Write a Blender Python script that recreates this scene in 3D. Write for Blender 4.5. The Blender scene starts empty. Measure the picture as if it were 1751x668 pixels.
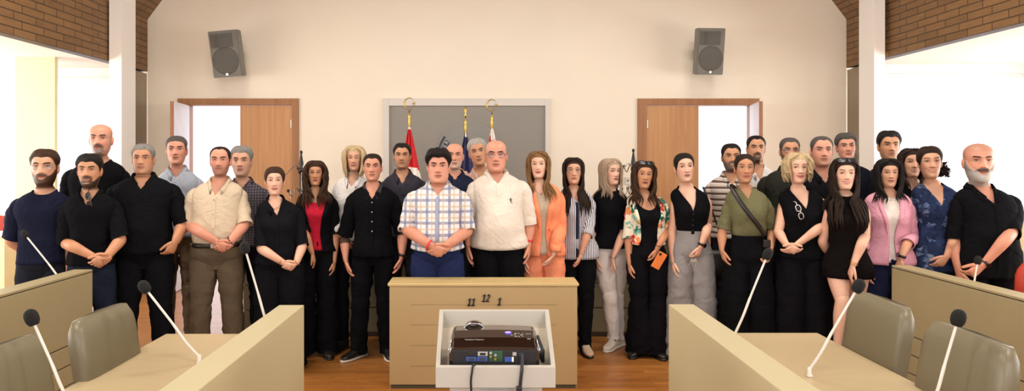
import bpy, bmesh, math, random
import numpy as np
from mathutils import Vector, Matrix, noise
PI = math.pi
R = math.radians
rnd = random.Random(7)
SC = bpy.context.scene
COL = SC.collection

# ---------------------------------------------------------------- camera, world, lights, exposure
CAMZ, FPX, VX, VY = 1.65, 1200.0, 825.0, 275.0
cd = bpy.data.cameras.new('camera'); cam = bpy.data.objects.new('camera', cd); COL.objects.link(cam)
cam.location = (0, 0, CAMZ); cam.rotation_euler = (PI/2, 0, 0)
cd.sensor_width = 36; cd.lens = 36*FPX/1751; cd.shift_x = (875.5-VX)/1751; cd.shift_y = (VY-334)/1751
cd.clip_start = .05; cd.clip_end = 200
SC.camera = cam
SC.view_settings.view_transform = 'Standard'; SC.view_settings.look = 'None'
SC.view_settings.gamma = 1; SC.view_settings.use_curve_mapping = False
SC.view_settings.exposure = -0.10
wd = bpy.data.worlds.new('sky'); SC.world = wd; wd.use_nodes = True
bgn = wd.node_tree.nodes['Background']; bgn.inputs[0].default_value = (.93, .93, 1, 1); bgn.inputs[1].default_value = 2.6

def area(name, loc, rot, sx, sy, power, col=(1, 1, 1), spread=180):
    l = bpy.data.lights.new(name, 'AREA'); l.shape = 'RECTANGLE'; l.size = sx; l.size_y = sy
    l.energy = power; l.color = col; l.spread = R(spread)
    o = bpy.data.objects.new(name, l); COL.objects.link(o); o.location = loc; o.rotation_euler = rot
    return o
# daylight through the windows of both side aisles, and the glazed wall behind the photographer
area('window_light_west', (-7.5, 4.2, 1.9), (0, -PI/2, 0), 2.0, 8.5, 520, (1, .98, .93))
area('window_light_east', (7.9, 4.2, 1.9), (0, PI/2, 0), 2.0, 8.5, 520, (1, .98, .93))
area('window_light_rear', (0, -2.6, 3.1), (R(72), 0, 0), 7.5, 2.0, 160, (1, .92, .82))
# ceiling lamps of the hall
for lx in (-2.2, 2.6):
    for ly in (1.5, 5.0):
        area('ceiling_light_glow', (lx, ly, 5.0), (0, 0, 0), 1.4, .5, 125, (1, .91, .81))

def P(px, py, Y): return Vector(((px-VX)*Y/FPX, Y, CAMZ-(py-VY)*Y/FPX))

# ---------------------------------------------------------------- object helpers
def setp(o, label=None, cat=None, group=None, kind=None):
    if label: o['label'] = label
    if cat: o['category'] = cat
    if group: o['group'] = group
    if kind: o['kind'] = kind
    return o
def thing(name, label, cat, loc=(0, 0, 0), rz=0, group=None):
    o = bpy.data.objects.new(name, None); COL.objects.link(o)
    o.location = loc; o.rotation_euler = (0, 0, rz); o.empty_display_size = .1
    return setp(o, label, cat, group)
def link(name, bm, mat, parent=None, smooth=False, normals=True):
    if normals: bmesh.ops.recalc_face_normals(bm, faces=bm.faces)
    me = bpy.data.meshes.new(name); bm.to_mesh(me); bm.free()
    if smooth: me.polygons.foreach_set('use_smooth', [True]*len(me.polygons))
    for m in (mat if isinstance(mat, (list, tuple)) else [mat]): me.materials.append(m)
    o = bpy.data.objects.new(name, me); COL.objects.link(o)
    if parent: o.parent = parent
    return o
def structure(o): o['kind'] = 'structure'; return o
def box(bm, x0, x1, y0, y1, z0, z1, bev=0, mi=0):
    vs = [bm.verts.new((x, y, z)) for x in (x0, x1) for y in (y0, y1) for z in (z0, z1)]
    fs = [bm.faces.new([vs[i] for i in q]) for q in ((0, 1, 3, 2), (4, 6, 7, 5), (0, 4, 5, 1), (2, 3, 7, 6), (0, 2, 6, 4), (1, 5, 7, 3))]
    for f in fs: f.material_index = mi
    if bev:
        es = list({e for f in fs for e in f.edges})
        bmesh.ops.bevel(bm, geom=es, offset=bev, segments=2, affect='EDGES', profile=.6)
    return vs
def BX(name, dims, mat, parent=None, bev=0, smooth=False):
    bm = bmesh.new(); box(bm, *dims, bev=bev); return link(name, bm, mat, parent, smooth)
def xform(bm, M): bmesh.ops.transform(bm, matrix=M, verts=bm.verts)
def frames(path):
    path = [Vector(p) for p in path]; n = len(path); out = []
    up = None
    for i in range(n):
        t = (path[min(i+1, n-1)]-path[max(i-1, 0)])
        t = t.normalized() if t.length > 1e-9 else Vector((0, 0, 1))
        if up is None:
            a = Vector((0, -1, 0)) if abs(t.y) < .9 else Vector((1, 0, 0))
            up = (a-t*a.dot(t)).normalized()
        else: up = (up-t*up.dot(t)).normalized()
        out.append((path[i], up, t.cross(up)))
    return out
def loft(bm, rings, cap0=True, cap1=True, closed=True, mi=0):
    vr = [[bm.verts.new(p) for p in r] for r in rings]
    m = len(vr[0])
    for i in range(len(vr)-1):
        for j in range(m if closed else m-1):
            f = bm.faces.new((vr[i][j], vr[i][(j+1) % m], vr[i+1][(j+1) % m], vr[i+1][j])); f.material_index = mi
    for c, r in ((cap0, vr[0]), (cap1, vr[-1])):
        if c and closed:
            f = bm.faces.new(r); f.material_index = mi
    return vr
def tube(bm, path, rad, n=8, ell=None, cap0=True, cap1=True, mi=0, ref=None, round_end=False):
    """rad: number or list; ell: (k1,k2) factors on the two ring axes; ref: vector the first axis points to"""
    fr = frames(path); m = len(fr); rings = []
    for i, (c, u, v) in enumerate(fr):
        if ref is not None:
            t = v.cross(u) if False else u.cross(v)
            a = Vector(ref); u = (a-t*a.dot(t)); u = u.normalized() if u.length > 1e-6 else fr[i][1]; v = t.cross(u)
        r = rad[i] if isinstance(rad, (list, tuple)) else rad
        k1, k2 = (ell[i] if isinstance(ell, list) else ell) if ell else (1, 1)
        rings.append([c+u*(r*k1*math.cos(a))+v*(r*k2*math.sin(a)) for a in (2*PI*j/n for j in range(n))])
    if round_end:
        c, u, v = fr[-1]; t = (Vector(path[-1])-Vector(path[-2])).normalized(); r0 = rings[-1]
        r = (r0[0]-c).length
        for k in (.5, .87):
            s = math.sqrt(1-k*k); rings.append([c+t*r*k+(p-c)*s for p in r0])
    return loft(bm, rings, cap0, cap1, True, mi)
def catmull(pts, k=4):
    """pts list of tuples (any dim) -> smooth list"""
    a = [np.array(p, float) for p in pts]; out = []
    for i in range(len(a)-1):
        p0 = a[max(i-1, 0)]; p1 = a[i]; p2 = a[i+1]; p3 = a[min(i+2, len(a)-1)]
        for s in range(k):
            t = s/k
            out.append(.5*((2*p1)+(-p0+p2)*t+(2*p0-5*p1+4*p2-p3)*t*t+(-p0+3*p1-3*p2+p3)*t**3))
    out.append(a[-1]); return out
def lathe(bm, prof, n=20, c=(0, 0, 0), mi=0):
    rings = [[Vector((c[0]+r*math.cos(2*PI*j/n), c[1]+r*math.sin(2*PI*j/n), c[2]+z)) for j in range(n)] for r, z in prof]
    return loft(bm, rings, mi=mi)
def ball(bm, c, r, nu=12, nv=8, M=None, mi=0):
    rr = r if isinstance(r, (tuple, list)) else (r, r, r); rings = []
    for i in range(nv+1):
        a = PI*(i+.02)/(nv+.04); 
        rings.append([Vector((rr[0]*math.sin(a)*math.cos(2*PI*j/nu), rr[1]*math.sin(a)*math.sin(2*PI*j/nu), rr[2]*math.cos(a))) for j in range(nu)])
    C = Vector(c)
    rings = [[C+(M @ p if M else p) for p in q] for q in rings]
    return loft(bm, rings, mi=mi)

# ---------------------------------------------------------------- materials
def lin(c):
    if isinstance(c, str):
        c = tuple(int(c[i:i+2], 16)/255 for i in (0, 2, 4))
    return tuple((x/12.92 if x <= .04045 else ((x+.055)/1.055)**2.4) for x in c)+(1,)
class NT:
    def __init__(s, name):
        s.m = bpy.data.materials.new(name); s.m.use_nodes = True; s.t = s.m.node_tree; s.b = s.t.nodes['Principled BSDF']
    def n(s, ty, **kw):
        x = s.t.nodes.new(ty)
        for k, v in kw.items():
            if k.startswith('i_'): x.inputs[k[2:].replace('_', ' ')].default_value = v
            else: setattr(x, k, v)
        return x
    def l(s, a, b): s.t.links.new(a, b)
def mat(name, col, rough=.6, metal=0, var=.08, vscale=6, bump=0, bscale=60, spec=None, sheen=0, stretch=None, coat=0, fold=0):
    k = NT(name); b = k.b; c = lin(col)
    b.inputs['Roughness'].default_value = rough; b.inputs['Metallic'].default_value = metal
    if spec is not None: b.inputs['Specular IOR Level'].default_value = spec
    if coat: b.inputs['Coat Weight'].default_value = coat; b.inputs['Coat Roughness'].default_value = .15
    tc = k.n('ShaderNodeTexCoord'); co = tc.outputs['Object']
    if stretch:
        mp = k.n('ShaderNodeMapping'); mp.inputs['Scale'].default_value = stretch; k.l(co, mp.inputs[0]); co = mp.outputs[0]
    nz = k.n('ShaderNodeTexNoise'); nz.inputs['Scale'].default_value = vscale; nz.inputs['Detail'].default_value = 4; k.l(co, nz.inputs['Vector'])
    mx = k.n('ShaderNodeMix', data_type='RGBA'); k.l(nz.outputs['Fac'], mx.inputs['Factor'])
    mx.inputs['A'].default_value = tuple(min(1, x*(1-var*1.5)) for x in c[:3])+(1,)
    mx.inputs['B'].default_value = tuple(min(1, x*(1+var*1.5)) for x in c[:3])+(1,)
    k.l(mx.outputs['Result'], b.inputs['Base Color'])
    if bump:
        n2 = k.n('ShaderNodeTexNoise'); n2.inputs['Scale'].default_value = bscale; k.l(co, n2.inputs['Vector'])
        bp = k.n('ShaderNodeBump'); bp.inputs['Strength'].default_value = bump; bp.inputs['Distance'].default_value = .004
        k.l(n2.outputs['Fac'], bp.inputs['Height']); k.l(bp.outputs[0], b.inputs['Normal'])
        if fold:
            n3 = k.n('ShaderNodeTexNoise'); n3.inputs['Scale'].default_value = 7; n3.inputs['Detail'].default_value = 2; n3.inputs['Distortion'].default_value = 1.6; k.l(co, n3.inputs['Vector'])
            b3 = k.n('ShaderNodeBump'); b3.inputs['Strength'].default_value = fold; b3.inputs['Distance'].default_value = .03
            k.l(n3.outputs['Fac'], b3.inputs['Height']); k.l(b3.outputs[0], bp.inputs['Normal'])
    return k.m
def planks(name, c1, c2, mortar, bw, rh, rough=.5, uv=True, msize=.004, bump=.3, grain=(1.5, 40, 1)):
    k = NT(name); b = k.b; tc = k.n('ShaderNodeTexCoord'); co = tc.outputs['UV' if uv else 'Object']
    br = k.n('ShaderNodeTexBrick'); br.offset = .37; br.offset_frequency = 2; br.squash = 1
    for q, v in (('Color1', lin(c1)), ('Color2', lin(c2)), ('Mortar', lin(mortar)), ('Scale', 1), ('Mortar Size', msize), ('Mortar Smooth', .3), ('Brick Width', bw), ('Row Height', rh), ('Bias', 0)):
        br.inputs[q].default_value = v
    k.l(co, br.inputs['Vector'])
    mp = k.n('ShaderNodeMapping'); mp.inputs['Scale'].default_value = grain; k.l(co, mp.inputs[0])
    nz = k.n('ShaderNodeTexNoise'); nz.inputs['Scale'].default_value = 3; nz.inputs['Detail'].default_value = 6; k.l(mp.outputs[0], nz.inputs['Vector'])
    rp = k.n('ShaderNodeValToRGB'); rp.color_ramp.elements[0].position = .3; rp.color_ramp.elements[0].color = (.6, .6, .6, 1); rp.color_ramp.elements[1].position = .7
    rp.color_ramp.elements[1].color = (1.15, 1.15, 1.15, 1); k.l(nz.outputs['Fac'], rp.inputs[0])
    mx = k.n('ShaderNodeMix', data_type='RGBA', blend_type='MULTIPLY'); mx.inputs['Factor'].default_value = .8
    k.l(br.outputs['Color'], mx.inputs['A']); k.l(rp.outputs[0], mx.inputs['B']); k.l(mx.outputs['Result'], b.inputs['Base Color'])
    b.inputs['Roughness'].default_value = rough
    bp = k.n('ShaderNodeBump'); bp.inputs['Strength'].default_value = bump; bp.inputs['Distance'].default_value = .004; bp.invert = True
    k.l(br.outputs['Fac'], bp.inputs['Height']); k.l(bp.outputs[0], b.inputs['Normal'])
    return k.m
def wood(name, c1, c2, rough=.45, stretch=(14, 14, .7)):
    k = NT(name); b = k.b; tc = k.n('ShaderNodeTexCoord')
    mp = k.n('ShaderNodeMapping'); mp.inputs['Scale'].default_value = stretch; k.l(tc.outputs['Object'], mp.inputs[0])
    nz = k.n('ShaderNodeTexNoise'); nz.inputs['Scale'].default_value = 1.6; nz.inputs['Detail'].default_value = 5; nz.inputs['Distortion'].default_value = .6
    k.l(mp.outputs[0], nz.inputs['Vector'])
    rp = k.n('ShaderNodeValToRGB'); rp.color_ramp.elements[0].position = .3; rp.color_ramp.elements[0].color = lin(c1)
    rp.color_ramp.elements[1].position = .72; rp.color_ramp.elements[1].color = lin(c2)
    k.l(nz.outputs['Fac'], rp.inputs[0]); k.l(rp.outputs[0], b.inputs['Base Color']); b.inputs['Roughness'].default_value = rough
    return k.m
def glass(name, tint=(1, 1, 1), gloss=.06):
    k = NT(name); k.t.nodes.remove(k.b); out = k.t.nodes['Material Output']
    tr = k.n('ShaderNodeBsdfTransparent'); tr.inputs[0].default_value = tuple(tint)+(1,)
    gl = k.n('ShaderNodeBsdfGlossy'); gl.inputs['Roughness'].default_value = .05
    mx = k.n('ShaderNodeMixShader'); mx.inputs[0].default_value = gloss
    k.l(tr.outputs[0], mx.inputs[1]); k.l(gl.outputs[0], mx.inputs[2]); k.l(mx.outputs[0], out.inputs[0])
    return k.m

# ================================================================ the hall
WY = 9.43
m_wall = mat('wall_paint', 'EADFCC', .85, var=.02, vscale=2, bump=.05, bscale=120)
m_white = mat('white_paint', 'F2EEE6', .8, var=.015, vscale=2)
m_cream = mat('cream_paint', 'E6DAB0', .8, var=.02, vscale=2)
m_boards = planks('spruce_boards', '8E6A42', '7C5B38', '3C2A1A', .34, .080, .55, msize=.006)
m_floor = planks('parquet', 'B4763A', '9C632D', '6E431C', .48, .07, .32, uv=False, msize=.0015, bump=.08, grain=(2, 30, 1))
m_doorframe = wood('door_frame_wood', '8F5F38', 'A06E43')
m_leaf = wood('door_leaf_wood', 'B07C4C', 'C2915F')
m_leafedge = wood('door_edge_wood', '8A5632', '9A6640')
m_leafin = mat('door_inner_laminate', 'DAD6DA', .5)
m_steel = mat('brushed_steel', 'B8B4AC', .3, metal=1, var=.04)
m_glass = glass('window_glass')
m_alu = mat('white_aluminium', 'E8E6E0', .5, var=.02)
XL, XR = -4.5, 4.89            # planes of the boarded bands above the two aisles
ZB_L, ZB_R, ZT = 2.85, 2.90, 3.55

bm = bmesh.new(); box(bm, -8, 8.4, -3.2, 12.6, -.12, 0)
floor = structure(link('floor', bm, m_floor))
# back wall (gable) with two door openings
D1 = ((320-VX)/127.25, (500-VX)/127.25); D2 = ((1105-VX)/127.25, (1286-VX)/127.25)
DH = CAMZ+(275-180)/127.25
RX = (XL+XR)/2; RZ = ZT+(RX-XL)*1.33
def wall_poly(bm, pts, y0, y1):
    a = [bm.verts.new((x, y0, z)) for x, z in pts]; b = [bm.verts.new((x, y1, z)) for x, z in pts]
    bm.faces.new(a); bm.faces.new(list(reversed(b)))
    for i in range(len(pts)): j = (i+1) % len(pts); bm.faces.new((a[i], a[j], b[j], b[i]))
bm = bmesh.new()
for x0, x1 in ((XL, D1[0]-.03), (D1[1]+.03, D2[0]-.03), (D2[1]+.03, XR)): box(bm, x0, x1, WY, WY+.2, 0, DH+.03)
wall_poly(bm, [(XL, DH+.03), (XR, DH+.03), (XR, ZT), (RX, RZ), (XL, ZT)], WY, WY+.2)
structure(link('wall_back', bm, m_wall))
# boarded bands and roof slopes
def quadplate(name, pts, m, thick, nrm):
    bm = bmesh.new(); uvl = bm.loops.layers.uv.new('UVMap')
    a = [Vector(p) for p in pts]; n = Vector(nrm).normalized()*thick
    U = (a[1]-a[0]).normalized(); V = (a[3]-a[0]); V = (V-U*V.dot(U)).normalized()
    va = [bm.verts.new(p) for p in a]; vb = [bm.verts.new(p+n) for p in a]
    fs = [bm.faces.new(va), bm.faces.new(list(reversed(vb)))]
    for i in range(4): j = (i+1) % 4; fs.append(bm.faces.new((va[i], vb[i], vb[j], va[j])))
    for f in fs:
        for l in f.loops: d = l.vert.co-a[0]; l[uvl].uv = (d.dot(U), d.dot(V))
    return structure(link(name, bm, m))
Y0 = -3
quadplate('trim_west_boarding', [(XL, Y0, ZB_L), (XL, WY, ZB_L), (XL, WY, ZT), (XL, Y0, ZT)], m_boards, .12, (-1, 0, 0))
quadplate('trim_east_boarding', [(XR, Y0, ZB_R), (XR, WY, ZB_R), (XR, WY, ZT), (XR, Y0, ZT)], m_boards, .12, (1, 0, 0))
quadplate('ceiling', [(XL, Y0, ZT), (XL, WY, ZT), (RX, WY, RZ), (RX, Y0, RZ)], m_boards, .1, (-1.33, 0, 1))
quadplate('ceiling', [(XR, Y0, ZT), (XR, WY, ZT), (RX, WY, RZ), (RX, Y0, RZ)], m_boards, .1, (1.33, 0, 1))
# pillars
PLX0, PLX1 = -4.48, -4.33; PRX0, PRX1 = 4.70, 4.83
structure(BX('pillar_west', (PLX0, PLX1, 8.42, 8.76, 0, 5), m_white))
structure(BX('pillar_east', (PRX0, PRX1, 8.42, 8.76, 0, 5), m_white))
# tall cabinets between pillar and back wall
m_cab = wood('greige_laminate', '8C7C68', '9A8A74', .5)
for name, lab, x, z1, s in (('tall_cabinet', 'tall grey-brown cabinet between the door with the blue-grey-shirted man and the west pillar', XL, ZB_L, 1),
                            ('tall_cabinet', 'tall cream-brown cabinet with two thin handles behind the east pillar', XR, ZB_R, -1)):
    c = thing(name, lab, 'cabinet', (x, 8.8, 0))
    BX('body', (min(-s*.06, -s*.11), max(-s*.06, -s*.11), .0, WY-8.8-.01, 0, z1-.01), m_cab, c)
    for y0, y1 in ((.01, .305), (.315, .61)):
        d = BX('door', (min(0, -s*.055), max(0, -s*.055), y0, y1, .05, z1-.03), m_cab, c, bev=.004)
        hy = y1-.03 if y0 < .1 else y0+.03
        bm = bmesh.new(); tube(bm, [(s*.03, hy, 1.25), (s*.03, hy, 1.75)], .006, 8); tube(bm, [(0, hy, 1.3), (s*.03, hy, 1.3)], .004, 6); tube(bm, [(0, hy, 1.7), (s*.03, hy, 1.7)], .004, 6)
        link('handle', bm, m_steel, d, True)
# aisles: ceilings, side window walls, end walls
def aisle(x_in, x_out, zc, side):
    lo, hi = min(x_in, x_out), max(x_in, x_out); s = 1 if x_out > x_in else -1
    structure(BX('ceiling', (lo, hi, -3.2, 9.7, zc+.06, zc+.16), m_white))
    # side wall: sill, header, piers
    bm = bmesh.new(); xo = x_out; a, b = min(xo, xo+s*.2), max(xo, xo+s*.2)
    box(bm, a, b, -3.2, 9.7, 0, .85); box(bm, a, b, -3.2, 9.7, 2.75, zc+.1)
    ys = [-3.2, -.2, 2.0, 4.2, 6.4, 8.6]
    for y in ys: box(bm, a, b, y, y+.25, .85, 2.75)
    structure(link('wall_'+side, bm, m_white))
    for i in range(5):
        y0, y1 = ys[i]+.25, ys[i+1]
        w = bpy.data.objects.new('window_%d' % (i+1+(5 if s > 0 else 0)), None); COL.objects.link(w); w['kind'] = 'structure'; w.location = (xo+s*.1, (y0+y1)/2, .85); h = (y1-y0)/2
        bm = bmesh.new(); fx = .03
        box(bm, -fx, fx, -h, -h+.05, 0, 1.9); box(bm, -fx, fx, h-.05, h, 0, 1.9); box(bm, -fx, fx, -h, h, 0, .05); box(bm, -fx, fx, -h, h, 1.85, 1.9); box(bm, -fx, fx, -.02, .02, 0, 1.9)
        link('window_frame', bm, m_alu, w); BX('pane', (-.004, .004, -h+.05, h-.05, .05, 1.85), m_glass, w)
aisle(XL-.12, -7.3, ZB_L, 'west'); aisle(XR+.12, 7.7, ZB_R, 'east')
# end walls of the aisles with a tall window each
def endwall(name, x0, x1, w0, w1, zc, idx):
    bm = bmesh.new()
    box(bm, x0, w0, WY+.1, WY+.3, 0, zc+.1); box(bm, w1, x1, WY+.1, WY+.3, 0, zc+.1)
    box(bm, w0, w1, WY+.1, WY+.3, 0, .25); box(bm, w0, w1, WY+.1, WY+.3, zc-.06, zc+.1)
    structure(link(name, bm, m_white))
    w = bpy.data.objects.new('window_%d' % idx, None); COL.objects.link(w); w['kind'] = 'structure'; w.location = (w0, WY+.2, .25)
    W, H = w1-w0, zc-.06-.25
    bm = bmesh.new()
    box(bm, 0, .05, -.03, .03, 0, H); box(bm, W-.05, W, -.03, .03, 0, H); box(bm, 0, W, -.03, .03, 0, .05); box(bm, 0, W, -.03, .03, H-.05, H)
    link('window_frame', bm, m_alu, w); BX('pane', (.05, W-.05, -.004, .004, .05, H-.05), m_glass, w)
endwall('wall_northwest', -7.3, XL, -6.0, XL-.1, ZB_L, 11)
endwall('wall_northeast', XR, 7.7, XR+.1, 7.6, ZB_R, 12)
# cream column in the west aisle, low ledge walls
structure(BX('pillar_aisle', (-5.66, -5.18, 8.5, 8.56, 0, ZB_L+.06), m_cream))
structure(BX('wall_rear', (-8, 8.4, -3.3, -3.2, 0, .9), m_white)); structure(BX('wall_rear_header', (-8, 8.4, -3.3, -3.2, 4.2, 10), m_white))
bm = bmesh.new()
for x0, x1 in ((-8, -4.4), (4.8, 8.4)): box(bm, x0, x1, -3.3, -3.2, .9, 4.2)
structure(link('wall_rear_piers', bm, m_white))
for lab, x0, x1, z, nm in (('long low cream counter with a white top in the bright west aisle', -7.25, -5.62, .80, 'w'), ('low cream counter at the bright east aisle, beside the bald bearded man', 6.45, 7.65, 1.05, 'e')):
    c = thing('counter', lab, 'counter', (x0, 8.25, 0)); L = x1-x0
    BX('front_panel', (0, L, 0, .03, 0, z-.04), m_cream, c); BX('side_panel', (L-.03, L, .03, .28, 0, z-.04), m_cream, c); BX('side_panel', (0, .03, .03, .28, 0, z-.04), m_cream, c)
    BX('worktop', (-.02, L+.02, -.03, .30, z-.04, z), m_white, c, bev=.004)

# ---- the two double doors
def door(idx, x0, x1, open_left, zt):
    root = bpy.data.objects.new('door_%d' % idx, None); COL.objects.link(root); root['kind'] = 'structure'; root.location = (0, WY, 0)
    fw = .10
    bm = bmesh.new()
    box(bm, x0-fw-.02, x0, -.03, .2, 0, zt+fw-.01, .004); box(bm, x1, x1+fw-.01, -.03, .2, 0, zt+fw-.01, .004); box(bm, x0, x1, -.03, .2, zt, zt+fw-.01, .004)
    link('door_frame', bm, m_doorframe, root)
    w = (x1-x0)/2-.005
    closed0 = x1-w if open_left else x0
    d = BX('door_leaf', (closed0, closed0+w, .0, .045, .008, zt-.006), m_leaf, root, bev=.002)
    hx = (x1-.012) if open_left else (x0+.012)
    for hz in (.25, 1.2, zt-.25):
        bm = bmesh.new(); tube(bm, [(hx, -.012, hz-.055), (hx, -.012, hz+.055)], .008, 8); box(bm, hx-.012, hx+.012, -.006, .002, hz-.05, hz+.05)
        link('hinge', bm, m_steel, root)
    hx = closed0+.07 if open_left else closed0+w-.07
    bm = bmesh.new(); tube(bm, [(hx, 0, 1.02), (hx, -.05, 1.02), (hx+(.11 if open_left else -.11), -.05, 1.02)], .009, 8); box(bm, hx-.02, hx+.02, -.008, .002, .93, 1.1, .003)
    link('door_handle', bm, m_steel, root)
    # swung-out leaf
    bm = bmesh.new(); box(bm, 0, w, -.0225, .0225, .008, zt-.006, .002)
    for f in bm.faces:
        n = f.normal
        f.normal_update(); n = f.normal
        f.material_index = 1 if abs(n.y) > .9 else 0
    a = R(-90+8) if open_left else R(-90-12)
    xform(bm, Matrix.Translation((x0+.02 if open_left else x1-.02, -.03, 0)) @ Matrix.Rotation(a, 4, 'Z'))
    link('door_leaf', bm, [m_leafedge, m_leafin], root, normals=False)
door(1, D1[0], D1[1], True, DH); door(2, D2[0], D2[1], False, DH)

# ---- loudspeakers high on the back wall
m_spk = mat('speaker_grey', '7A776E', .6, var=.05); m_spk2 = mat('speaker_front', '6B6860', .65); m_grille = mat('speaker_grille', '57544D', .8, bump=.3, bscale=300)
def speaker(px0, px1, py0, py1, lab, rz, roll):
    c = P((px0+px1)/2, (py0+py1)/2, 9.05); w = (px1-px0)/FPX*9.05*.5; h = (py1-py0)/FPX*9.05*.5
    t = thing('wall_speaker', lab, 'loudspeaker', (c.x, 9.05, c.z), rz, 'loudspeakers on the back wall')
    t.rotation_euler = (R(9), roll, rz)
    bm = bmesh.new()
    f = [(-w, -.12), (w, -.12), (w*.72, .14), (-w*.72, .14)]
    va = [bm.verts.new((x, y, -h)) for x, y in f]; vb = [bm.verts.new((x, y, h)) for x, y in f]
    bm.faces.new(va); bm.faces.new(vb)
    for i in range(4): j = (i+1) % 4; bm.faces.new((va[i], va[j], vb[j], vb[i]))
    bmesh.ops.recalc_face_normals(bm, faces=bm.faces); bmesh.ops.bevel(bm, geom=bm.edges[:], offset=.008, segments=2, affect='EDGES')
    link('cabinet', bm, m_spk, t)
    BX('baffle', (-w+.012, w-.012, -.126, -.119, -h+.012, h-.012), m_spk2, t)
    bm = bmesh.new(); box(bm, -w*.85, w*.62, -.133, -.125, h*.28, h*.86, .003)
    for k in (-.55, -.4): box(bm, w*k, w*k+.006, -.137, -.132, h*.3, h*.84)
    link('horn', bm, m_grille, t)
    bm = bmesh.new(); lathe(bm, [(0.001, .010), (w*.6, .009), (w*.86, .004), (w*.9, 0)], 40); xform(bm, Matrix.Translation((0, -.126, -h*.3)) @ Matrix.Rotation(PI/2, 4, 'X'))
    link('woofer_grille', bm, m_grille, t, True)
    BX('badge', (-.016, .016, -.14, -.13, -h*.93, -h*.83), m_steel, t)
    bm = bmesh.new(); box(bm, -.03, .03, .13, .36, -.03, .03); box(bm, -.05, .05, .345, .36, -.07, .07, .003)
    xform(bm, Matrix.Rotation(-R(9), 4, 'X')); link('bracket', bm, m_spk, t)
speaker(366, 417, 53, 131, 'grey wall loudspeaker above the door nearest the west pillar', R(-4), R(-4))
speaker(1186, 1233, 49, 127, 'grey wall loudspeaker above the door nearest the east pillar', R(4), R(0))

# ---- grey panel with white surround
bx0, bx1, bz = (655-VX)/127.25, (940-VX)/127.25, CAMZ+(275-169)/127.25
ix0, ix1, iz = (666-VX)/127.25, (932-VX)/127.25, CAMZ+(275-181)/127.25
m_greyp = mat('grey_panel', '8A857C', .6, var=.02); m_sur = mat('surround_white', 'CFC9C0', .55, var=.02)
t = thing('wall_panel', 'large grey panel in a white surround on the wall behind the flags', 'panel', (0, WY, 0))
BX('panel', (ix0, ix1, -.02, -.001, .3, iz), m_greyp, t)
bm = bmesh.new(); box(bm, bx0, ix0, -.05, -.001, .3, bz, .003); box(bm, ix1, bx1, -.05, -.001, .3, bz, .003); box(bm, ix0, ix1, -.05, -.001, iz, bz, .003)
link('surround', bm, m_sur, t)
# round seal on the panel
c = P(803, 266, 9.40); r = 57/127.6
t = thing('round_seal', 'round translucent glass seal with dark lettering on the grey panel', 'emblem', (c.x, 9.40, c.z))
m_seal = mat('etched_glass', '86837B', .5, var=.04); m_ring = mat('etched_ring', '918F87', .5); m_navy = mat('seal_navy', '2A3040', .5); m_letter = mat('seal_letter', 'C9C6BC', .5)
def disc(name, r0, r1, y0, y1, m, par, a0=0, a1=2*PI, n=64):
    bm = bmesh.new(); full = abs(a1-a0-2*PI) < 1e-4; N = n if full else n+1; rings = []
    for j in range(N):
        a = a0+(a1-a0)*j/n; cs, sn = math.cos(a), math.sin(a)
        rings.append([Vector((r*cs, y, r*sn)) for r, y in ((r0, y0), (r1, y0), (r1, y1), (r0, y1))])
    vr = [[bm.verts.new(p) for p in q] for q in rings]
    for j in range(N if full else N-1):
        for i in range(4): bm.faces.new((vr[j][i], vr[j][(i+1) % 4], vr[(j+1) % N][(i+1) % 4], vr[(j+1) % N][i]))
    if not full: bm.faces.new(vr[0]); bm.faces.new(vr[-1])
    return link(name, bm, m, par)
disc('plate', .002, r, -.006, .008, m_seal, t)
disc('ring', r*.97, r, -.012, -.005, m_ring, t); disc('ring', r*.68, r*.70, -.012, -.005, m_ring, t)
disc('lettering_band', r*.90, r*.97, -.011, -.005, m_navy, t, R(142), R(188)); disc('lettering_band', r*.71, r*.86, -.011, -.005, m_navy, t, R(146), R(192))
def text(name, s, size, mt, par, M, ext=.002):
    cu = bpy.data.curves.new(name, 'FONT'); cu.body = s; cu.size = size; cu.extrude = ext; cu.align_x = 'CENTER'; cu.align_y = 'CENTER'
    o = bpy.data.objects.new(name, cu); COL.objects.link(o)
    dg = bpy.context.evaluated_depsgraph_get(); me = bpy.data.meshes.new_from_object(o.evaluated_get(dg))
    bpy.data.objects.remove(o); me.transform(M); me.materials.clear(); me.materials.append(mt)
    o = bpy.data.objects.new(name, me); COL.objects.link(o); o.parent = par; return o
for i, ch in enumerate('ENİER'):
    a = R(186-i*9); rr = r*.785
    text('letter', ch, .07, m_letter, t, Matrix.Translation((rr*math.cos(a), -.013, rr*math.sin(a))) @ Matrix.Rotation(-(a-PI/2), 4, 'Y') @ Matrix.Rotation(PI/2, 4, 'X'))
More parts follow.
